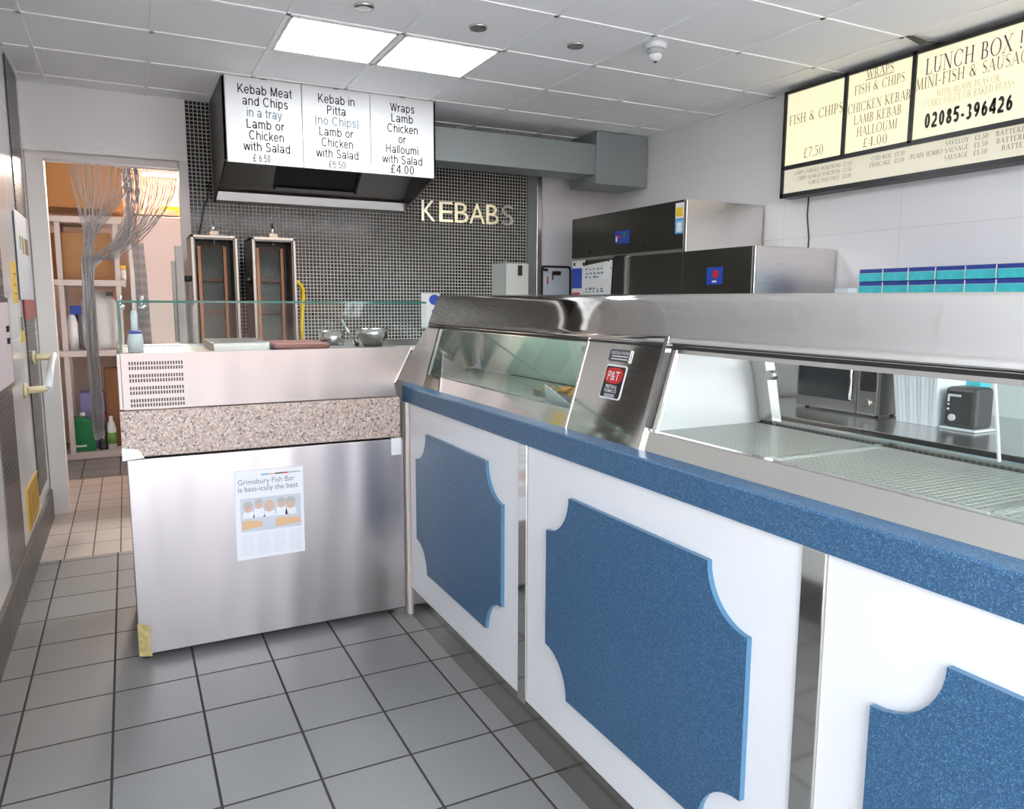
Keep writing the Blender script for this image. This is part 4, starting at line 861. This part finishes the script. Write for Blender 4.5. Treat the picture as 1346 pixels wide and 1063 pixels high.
# ------------------------------------------------------------------ fish boxes on a shelf
t = thing('wall_shelf', 'steel shelf on the right wall carrying the blue fish boxes', 'shelf', (4.0, 2.4, 1.45))
MB().box(3.86, 4.125, 1.6, 3.18, 1.478, 1.495, .003).build('shelf_board', 'steel_dull', t)
for y in (1.8, 2.9): MB().prism([(3.9, y, 1.478), (4.125, y, 1.478), (4.125, y, 1.30)], (0, .02, 0)).build('bracket', 'steel_dull', t)
BW = .161; BH = .0735
def fishbox(y1, z0, lab):
    t = thing('fish_box', lab, 'food box', (3.99, y1 - BW / 2, z0), 'blue fish boxes on the shelf')
    y0 = y1 - BW + .003
    MB().box(3.90, 4.09, y0, y1, z0, z0 + BH - .001, .002).build('carton', 'navy', t)
    b = MB(); n_ = 12; top = []
    for k in range(n_ * 2 + 1):
        y = y1 - (y1 - y0) * k / (n_ * 2); top.append((3.899, y, z0 + .0465 + (.0030 if k % 2 else 0)))
    b.prism([(3.899, y1, z0 + .002)] + top + [(3.899, y0, z0 + .002)], (.0006, 0, 0)); b.build('sea_band', 'turquoise', t)
    f = MB()
    for k in range(n_):
        ya = y1 - (y1 - y0) * k / n_; yb = y1 - (y1 - y0) * (k + 1) / n_
        f.prism([(3.8985, ya, z0 + .0455), (3.8985, (ya + yb) / 2, z0 + .049), (3.8985, yb, z0 + .0455), (3.8985, yb, z0 + .0475), (3.8985, (ya + yb) / 2, z0 + .051), (3.8985, ya, z0 + .0475)], (.0006, 0, 0))
    f.build('wave_line', 'pale_turquoise', t)
    MB().box(3.897, 3.899, y0 - .003, y0 + .003, z0 + .002, z0 + BH - .004).build('corner_flap', 'sign_white', t)
    return t
first = None
rows = ['bottom', 'middle', 'top']; ords = ['first', 'second', 'third', 'fourth', 'fifth', 'sixth']
for c_ in range(6):
    for r_ in range(3):
        lab = 'blue and turquoise fish box, %s of the %s stack from the fridge' % (rows[r_], ords[c_])
        if first is None: first = fishbox(3.125, 1.4965, lab)
        else: dup(first, (R.uniform(-.004, .004), -c_ * BW, r_ * BH), lab)
MB().box(3.80, 3.86, 3.19, 3.30, 1.45, 1.608, .004).build('plastic_tub', 'pale_blue_print', label='pale blue tub between the low fridge and the fish boxes', cat='tub') if False else None

# ------------------------------------------------------------------ back counter and what stands on it
t = thing('back_counter', 'dark steel back counter along the right wall seen through the cabinet window', 'counter', (3.6, 1.5, 0))
MB().box(3.09, 4.12, -.6, 3.44, .895, .925, .003).build('worktop', 'steel', t)
MB().box(3.12, 4.12, -.6, 3.44, .1, .895).build('cupboard_base', 'black_metal', t)
MB().box(3.085, 3.092, -.6, 3.44, .915, .924).build('edge_strip', 'polished', t)
MB().box(3.77, 3.85, 3.09, 3.19, .926, 1.607, .006).build('plastic_tub', 'pale_blue_print', label='pale blue tub between the low fridge and the fish boxes', cat='tub')
t = thing('microwave', 'steel microwave with a dark glass door on the back counter', 'microwave', (3.65, 2.87, .925))
MB().box(3.47, 3.66, 2.61, 3.14, .935, 1.235, .006).build('case', 'steel_box', t)
dm_ = MB().box(3.45, 3.472, 2.735, 3.138, .937, 1.233, .003).build('door', 'steel_dull', t)
MB().box(3.4475, 3.451, 2.76, 3.125, .995, 1.215).build('door_window', 'micro_glass', dm_)
MB().tube([(3.448, 2.755, 1.0), (3.425, 2.755, 1.01), (3.425, 2.755, 1.20), (3.448, 2.755, 1.21)], .008, 8).build('door_handle', 'polished', dm_)
ctl = MB().box(3.45, 3.472, 2.612, 2.73, .937, 1.233, .003).build('control_panel', 'steel_dull', t)
MB().box(3.4485, 3.451, 2.62, 2.715, 1.06, 1.21).build('keypad', 'black', ctl); MB().cyl((3.435, 2.665, 1.0), (3.451, 2.665, 1.0), .022, 16).build('dial', 'polished', ctl)
for x, y in ((3.5, 2.65), (3.5, 3.1), (3.63, 2.65), (3.63, 3.1)): MB().cyl((x, y, .925), (x, y, .936), .012, 8).build('foot', 'black', t)
t = thing('paper_bag_stack', 'upright bundle of white paper bags on the back counter beside the microwave', 'paper bags', (3.55, 2.4, .925))
for k in range(11):
    y = 2.50 - k * .019; lean = .045 - k * .004
    MB().prism([(3.46, y - .002, .926), (3.68, y - .002, .926), (3.68, y + lean, 1.245), (3.46, y + lean, 1.245 - .004 * (k % 3))], (0, -.018, 0)).build('paper_bag', 'paper' if k % 3 else 'sign_white', t)
t = thing('card_terminal', 'dark grey payment terminal with a white button on the back counter', 'card terminal', (3.5, 2.2, .925))
MB().box(3.46, 3.60, 2.10, 2.255, .935, 1.13, .02).build('body', mat('terminal_grey', (.05, .05, .05), .4), t)
k = MB(); k.cyl((3.452, 2.21, .985), (3.462, 2.21, .985), .016, 14); k.box(3.455, 3.461, 2.175, 2.235, 1.085, 1.095); k.box(3.455, 3.461, 2.228, 2.236, 1.06, 1.085); k.box(3.456, 3.461, 2.228, 2.236, 1.042, 1.05); k.box(3.456, 3.461, 2.228, 2.236, 1.02, 1.028); k.build('buttons', 'sign_white', t)
MB().box(3.45, 3.62, 2.09, 2.265, .926, .938, .004).build('base_plate', 'milky', t)
MB().box(3.68, 3.76, 2.22, 2.30, .926, 1.165, .006).build('drink_carton', 'turquoise', label='turquoise carton standing behind the payment terminal', cat='carton')

# ------------------------------------------------------------------ left wall
t = thing('grab_rail', 'cream and white angled grab handle on the left wall', 'grab handle', (XL + .05, 5.4, 1.0))
pA, pB = Vector((XL, 5.68, 1.155)), Vector((XL, 5.14, 1.0)); off = Vector((.115, .05, 0))
for p in (pA, pB):
    a = MB(); a.tube([p + Vector((.002, 0, 0)), p + Vector((.018, 0, 0))], .042, 16); a.tube([p + Vector((.016, 0, 0)), p + off * .7, p + off], .021, 12)
    a.build('arm', 'cream_plastic', t)
b = MB(); b.tube([pA + off + Vector((0, .02, .006)), pB + off - Vector((0, .02, .006))], .024, 14); b.build('bar', 'white_plastic', t)
t = thing('wall_poster', 'pale poster with faded lettering covering the mosaic stripe on the left wall', 'poster', (XL + .008, 5.6, 1.5))
MB().box(XL + .006, XL + .010, 5.28, 5.98, 1.52, 2.04).build('sheet', 'pale_blue_print', t)
pp = MB(); pp.mi = 0; pp.box(XL + .0095, XL + .011, 5.42, 5.52, 1.82, 1.90); pp.mi = 1; pp.box(XL + .0095, XL + .011, 5.56, 5.62, 1.80, 1.9); pp.box(XL + .0095, XL + .011, 5.68, 5.86, 1.80, 1.9); pp.build('print', ['label_green', 'cardboard_dark'], t)
t = thing('red_plate', 'dull red plate on the left wall at the top of the lower mosaic stripe', 'plate', (XL + .01, 5.7, 1.4))
MB().box(XL + .006, XL + .014, 5.42, 5.98, 1.40, 1.52).build('plate', mat('dull_red', (.33, .05, .06), .45), t)
t = thing('yellow_notice', 'narrow yellow vertical notice on the left wall', 'notice', (XL, 5.15, 1.5))
MB().box(XL, XL + .004, 5.02, 5.20, 1.50, 1.73).build('strip', 'yellow', t)
nl = MB()
for z in (1.55, 1.60, 1.66): nl.box(XL + .004, XL + .005, 5.05, 5.17, z, z + .006)
nl.build('print', 'brown_text', t)
t = thing('yellow_tag', 'small yellow tag hanging on the left wall above the grab handle', 'tag', (XL, 5.35, 1.25))
MB().prism([(XL, 5.22, 1.27), (XL, 5.36, 1.27), (XL, 5.33, 1.34), (XL, 5.25, 1.34)], (.004, 0, 0)).build('tag', 'yellow', t); MB().cyl((XL + .004, 5.29, 1.34), (XL + .004, 5.29, 1.42), .004, 6).build('cord', 'brown_text', t)
MB().cyl((XL, 5.98, 1.75), (XL + .008, 5.98, 1.75), .04, 16).build('round_sticker', 'yellow', label='round yellow sticker on the left wall right of the poster', cat='sticker') if False else None
t = thing('striped_floor_plaque', 'yellow and dark striped plaque low on the left wall above the skirting', 'plaque', (XL, 5.2, .25))
MB().box(XL + .001, XL + .006, 4.85, 5.42, .235, .47).build('plate', 'yellow', t)
sp = MB()
for k in range(7): y = 4.86 + k * .08; sp.prism([(XL + .006, y, .24), (XL + .006, y + .03, .24), (XL + .006, min(5.42, y + .07), .465), (XL + .006, min(5.4, y + .04), .465)], (.001, 0, 0))
sp.build('stripes', 'cardboard_dark', t)
t = thing('framed_notice', 'framed pale pink notice at the left edge of the picture', 'framed notice', (XL, 4.35, 1.1))
MB().box(XL + .001, XL + .02, 4.02, 4.62, 1.08, 1.53).build('frame', 'black_metal', t); MB().box(XL + .018, XL + .0215, 4.05, 4.59, 1.105, 1.505).build('sheet', mat('pink_paper', (.72, .62, .66), .5), t)
pl_ = MB(); pl_.box(XL + .0215, XL + .0225, 4.45, 4.56, 1.36, 1.39); pl_.box(XL + .0215, XL + .0225, 4.45, 4.56, 1.30, 1.33); pl_.build('print', 'dark_text', t)

# ------------------------------------------------------------------ kitchen: rack and its load, cupboard, lamp, freezer
t = thing('storage_rack', 'pale painted storage rack just beyond the doorway', 'rack', (-.29, 8.45, 0))
for z, nm in ((.015, 0), (1.0, 1), (1.665, 2), (2.245, 3)):
    MB().box(-.585, .02, 8.22, 8.75, z - .01, z + .045, .003).build('shelf', 'rack_paint', t)
for x in (-.545, -.07):
    for y in (8.24, 8.70): MB().box(x, x + .045, y, y + .035, 0, 2.24, .002).build('post', 'rack_paint', t)
def carton(name, x0, x1, y0, y1, z0, z1, m, lab, cat='box', tape=True):
    t = thing(name, lab, cat, ((x0 + x1) / 2, (y0 + y1) / 2, z0))
    MB().box(x0, x1, y0, y1, z0, z1, .004).build('carton', m, t)
    if tape: MB().box((x0 + x1) / 2 - .02, (x0 + x1) / 2 + .02, y0 - .001, y1, z1 - .0005, z1 + .001).build('tape', 'tan', t)
carton('cardboard_box', -.50, -.09, 8.30, 8.70, 1.712, 2.15, 'cardboard', 'large brown cardboard box on the upper shelf of the rack')
carton('cardboard_box', -.582, -.51, 8.32, 8.68, 1.712, 2.14, 'cardboard_dark', 'narrow dark brown box at the left end of the upper shelf')
t = thing('spice_tub', 'orange lidded tub at the right end of the upper shelf', 'tub', (-.02, 8.4, 1.712))
MB().lathe((-.01, 8.35, 1.712), [(0, 0), (.035, 0), (.038, .11), (0, .11)], 16).build('body', 'white_plastic', t); MB().lathe((-.01, 8.35, 1.822), [(.04, 0), (.04, .035), (0, .035)], 16).build('lid', 'yellow', t)
t = thing('water_drum', 'large translucent white drum on the middle shelf of the rack', 'drum', (-.24, 8.45, 1.046))
MB().lathe((-.23, 8.45, 1.046), [(0, 0), (.15, 0), (.165, .03), (.168, .40), (.15, .47), (.10, .52), (.06, .54), (.06, .57), (0, .57)], 24).build('drum', 'milky', t)
MB().box(-.16, -.10, 8.30, 8.36, 1.56, 1.60, .003).build('handle', 'dark_grey', t)
t = thing('spray_bottle', 'white bottle with a blue spray head on the middle shelf', 'bottle', (-.46, 8.36, 1.046))
MB().lathe((-.46, 8.36, 1.046), [(0, 0), (.045, 0), (.047, .25), (.03, .32), (.018, .34)], 16).build('body', 'white_plastic', t); MB().box(-.47, -.38, 8.34, 8.38, 1.385, 1.47, .008).build('spray_head', 'blue', t)
MB().box(-.48, -.42, 8.58, 8.65, 1.046, 1.40, .01).build('dark_blue_bottle', 'navy', label='dark blue bottle behind the white spray bottle', cat='bottle')
t = thing('jerrycan', 'green plastic jerrycan with a label on the bottom shelf', 'jerrycan', (-.46, 8.40, .06))
MB().prism([(-.535, 8.32, .061), (-.335, 8.32, .061), (-.335, 8.28, .33), (-.40, 8.28, .40), (-.53, 8.28, .40), (-.535, 8.28, .36)], (0, .16, 0)).build('can', 'green', t)
MB().box(-.515, -.40, 8.312, 8.321, .13, .29).build('label', 'label_green', t); MB().lathe((-.435, 8.40, .40), [(.025, 0), (.025, .035), (0, .035)], 14).build('cap', 'white_plastic', t)
MB().box(-.51, -.41, 8.310, 8.3125, .11, .14).build('label_strip', 'sign_white', t)
t = thing('detergent_bottle', 'white bottle with a green label on the bottom shelf', 'bottle', (-.19, 8.35, .06))
MB().lathe((-.19, 8.35, .061), [(0, 0), (.04, 0), (.042, .2), (.03, .26), (.018, .29), (.018, .33), (0, .33)], 16).build('body', 'white_plastic', t); MB().lathe((-.19, 8.35, .12), [(.0425, 0), (.043, .11)], 16).build('label', 'label_green', t)
t = thing('oil_bottle', 'clear bottle with a red cap between jerrycan and white bottle', 'bottle', (-.27, 8.38, .06))
MB().lathe((-.27, 8.38, .061), [(0, 0), (.04, 0), (.042, .2), (.02, .28), (.02, .31)], 16).build('body', mat('bottle_dark', (.08, .09, .08), .2), t); MB().lathe((-.27, 8.38, .371), [(.03, 0), (.03, .06), (0, .06)], 12).build('cap', 'red', t)
carton('storage_crate', -.45, -.24, 8.48, 8.70, .061, .62, 'purple', 'purple crate at the back of the bottom shelf', 'crate', False)
MB().box(-.23, -.10, 8.5, 8.69, .061, .85, .01).build('brown_sack', 'cardboard_dark', label='tall brown sack at the back right of the bottom shelf', cat='sack')
carton('wall_cupboard', -.655, .04, 8.55, 9.2, 2.40, 2.975, 'orange_wood', 'orange brown cupboard above the storage rack', 'cupboard', False)
MB().box(.06, .10, 8.62, 8.68, 0, 2.97, .003).build('white_pipe', 'white_plastic', label='white vertical pipe beside the orange cupboard', cat='pipe')
t = thing('tube_lamp', 'lit fluorescent tube on the kitchen wall beyond the doorway', 'lamp', (.5, 9.2, 2.85))
MB().box(.22, .82, 9.24, 9.295, 2.845, 2.88, .004).build('batten', 'white_plastic', t); MB().cyl((.25, 9.215, 2.862), (.79, 9.215, 2.862), .02, 12).build('tube', 'tube_glow', t)
t = thing('kitchen_ledge', 'pinkish ledge on the kitchen wall below the tube lamp', 'ledge', (.8, 9.2, 2.4))
MB().box(.12, 1.6, 9.02, 9.29, 2.42, 2.49, .004).build('board', mat('ledge_tan', (.50, .33, .25), .6), t)
t = thing('yellow_tool', 'yellow bracket shaped tool at the kitchen ledge below the tube lamp', 'tool', (.5, 9.05, 2.48))
yb_ = MB(); yb_.box(.40, .60, 8.985, 9.015, 2.475, 2.515, .005); yb_.box(.555, .59, 8.985, 9.015, 2.42, 2.475, .005); yb_.build('body', 'yellow', t); MB().box(.60, .625, 8.99, 9.01, 2.49, 2.51).build('tip', 'black', t)
t = thing('cold_cabinet', 'tall pinkish steel cold cabinet on the right beyond the doorway', 'cold cabinet', (.75, 8.7, 0))
MB().box(.16, 1.4, 8.6, 9.0, .03, 2.36, .004).build('cabinet', 'pink_steel', t); MB().box(.19, 1.38, 8.585, 8.6, .1, 2.33, .004).build('door', 'pink_steel', t); MB().box(.62, .65, 8.555, 8.585, 1.2, 1.75, .004).build('door_handle', 'steel_dull', t)
kl = bpy.data.lights.new('kitchen_tube', 'AREA'); kl.shape = 'RECTANGLE'; kl.size = .55; kl.size_y = .05; kl.energy = 36; kl.color = (1, .86, .72)
ko = bpy.data.objects.new('kitchen_tube', kl); COL.objects.link(ko); ko.location = (.52, 9.18, 2.85); ko.rotation_euler = (math.radians(-70), 0, 0)

# chain curtain: strands gathered to the left and hanging as one rope
cc = MB()
def strand(pts, r=.003):
    P = [Vector(p) for p in pts]; out = []
    for i in range(len(P) - 1):
        n_ = max(1, int((P[i + 1] - P[i]).length / .03))
        for k in range(n_): out.append(P[i].lerp(P[i + 1], k / n_))
    out.append(P[-1]); cc.tube(out, [r if k % 2 else r * .55 for k in range(len(out))], 4, False)
def bez(a, b, c, n=8): return [tuple((1 - s) ** 2 * Vector(a) + 2 * s * (1 - s) * Vector(b) + s * s * Vector(c)) for s in [i / n for i in range(n + 1)]]
for k in range(46):
    x = -.30 + .44 * k / 45 + R.uniform(-.006, .006); y = 6.15 + R.uniform(-.02, .02)
    gxx = -.20 + R.uniform(-.035, .035); gz = 1.95 + R.uniform(-.08, .08)
    rx, ry = R.uniform(-.036, .036), R.uniform(-.03, .03)
    rope = [(-.222 + rx * f_ + .006 * math.sin(k + z * 3), 6.15 + ry * f_, z) for z, f_ in ((1.78, .8), (1.5, 1), (1.25, 1), (1.0, .95), (.8, .95), (.55 + R.uniform(-.04, .04), .9))]
    strand(bez((x, y, 2.452), (x * .75 - .05, y, 2.22), (gxx, y, gz), 4) + rope)
for k in range(26):     # right hand strands sweep low across the doorway to the gather
    x = .14 + .25 * k / 25; y = 6.15 + R.uniform(-.02, .02)
    strand(bez((x, y, 2.452), (x + .005, y, 2.15 - .10 * R.random()), (-.06 + R.uniform(-.03, .03), y, 1.88 + R.uniform(-.09, .06)), 8) + [(-.2 + R.uniform(-.03, .03), y, 1.80), (-.225, y, 1.3)])
for k in range(34):     # dense bright bunch
    x = .03 + .10 * R.random(); y = 6.16 + R.uniform(-.03, .03)
    strand(bez((x, y, 2.452), (x + .04, y, 2.2), (.02 + R.uniform(-.05, .06), y, 1.97 + R.uniform(-.05, .05)), 5) + [(-.06, y, 1.87), (-.21 + R.uniform(-.03, .03), y, 1.74)])
for k in range(16):     # bunch at the right of the gather hanging straight
    x = .075 + .075 * k / 15; y = 6.17 + R.uniform(-.02, .02)
    strand([(x - .01, y, 1.93), (x, y, 1.7), (x + .005, y, 1.4), (x + .01, y, 1.1), (x + .012, y, .9)])
cc.build('chain_curtain', 'chain', label='metal chain fly curtain gathered to the left of the kitchen doorway', cat='curtain', kind='stuff')
MB().box(-.44, .40, 6.135, 6.165, 2.455, 2.468).build('curtain_rail', 'steel_dull', label='thin steel rail holding the chain curtain at the door head', cat='rail')
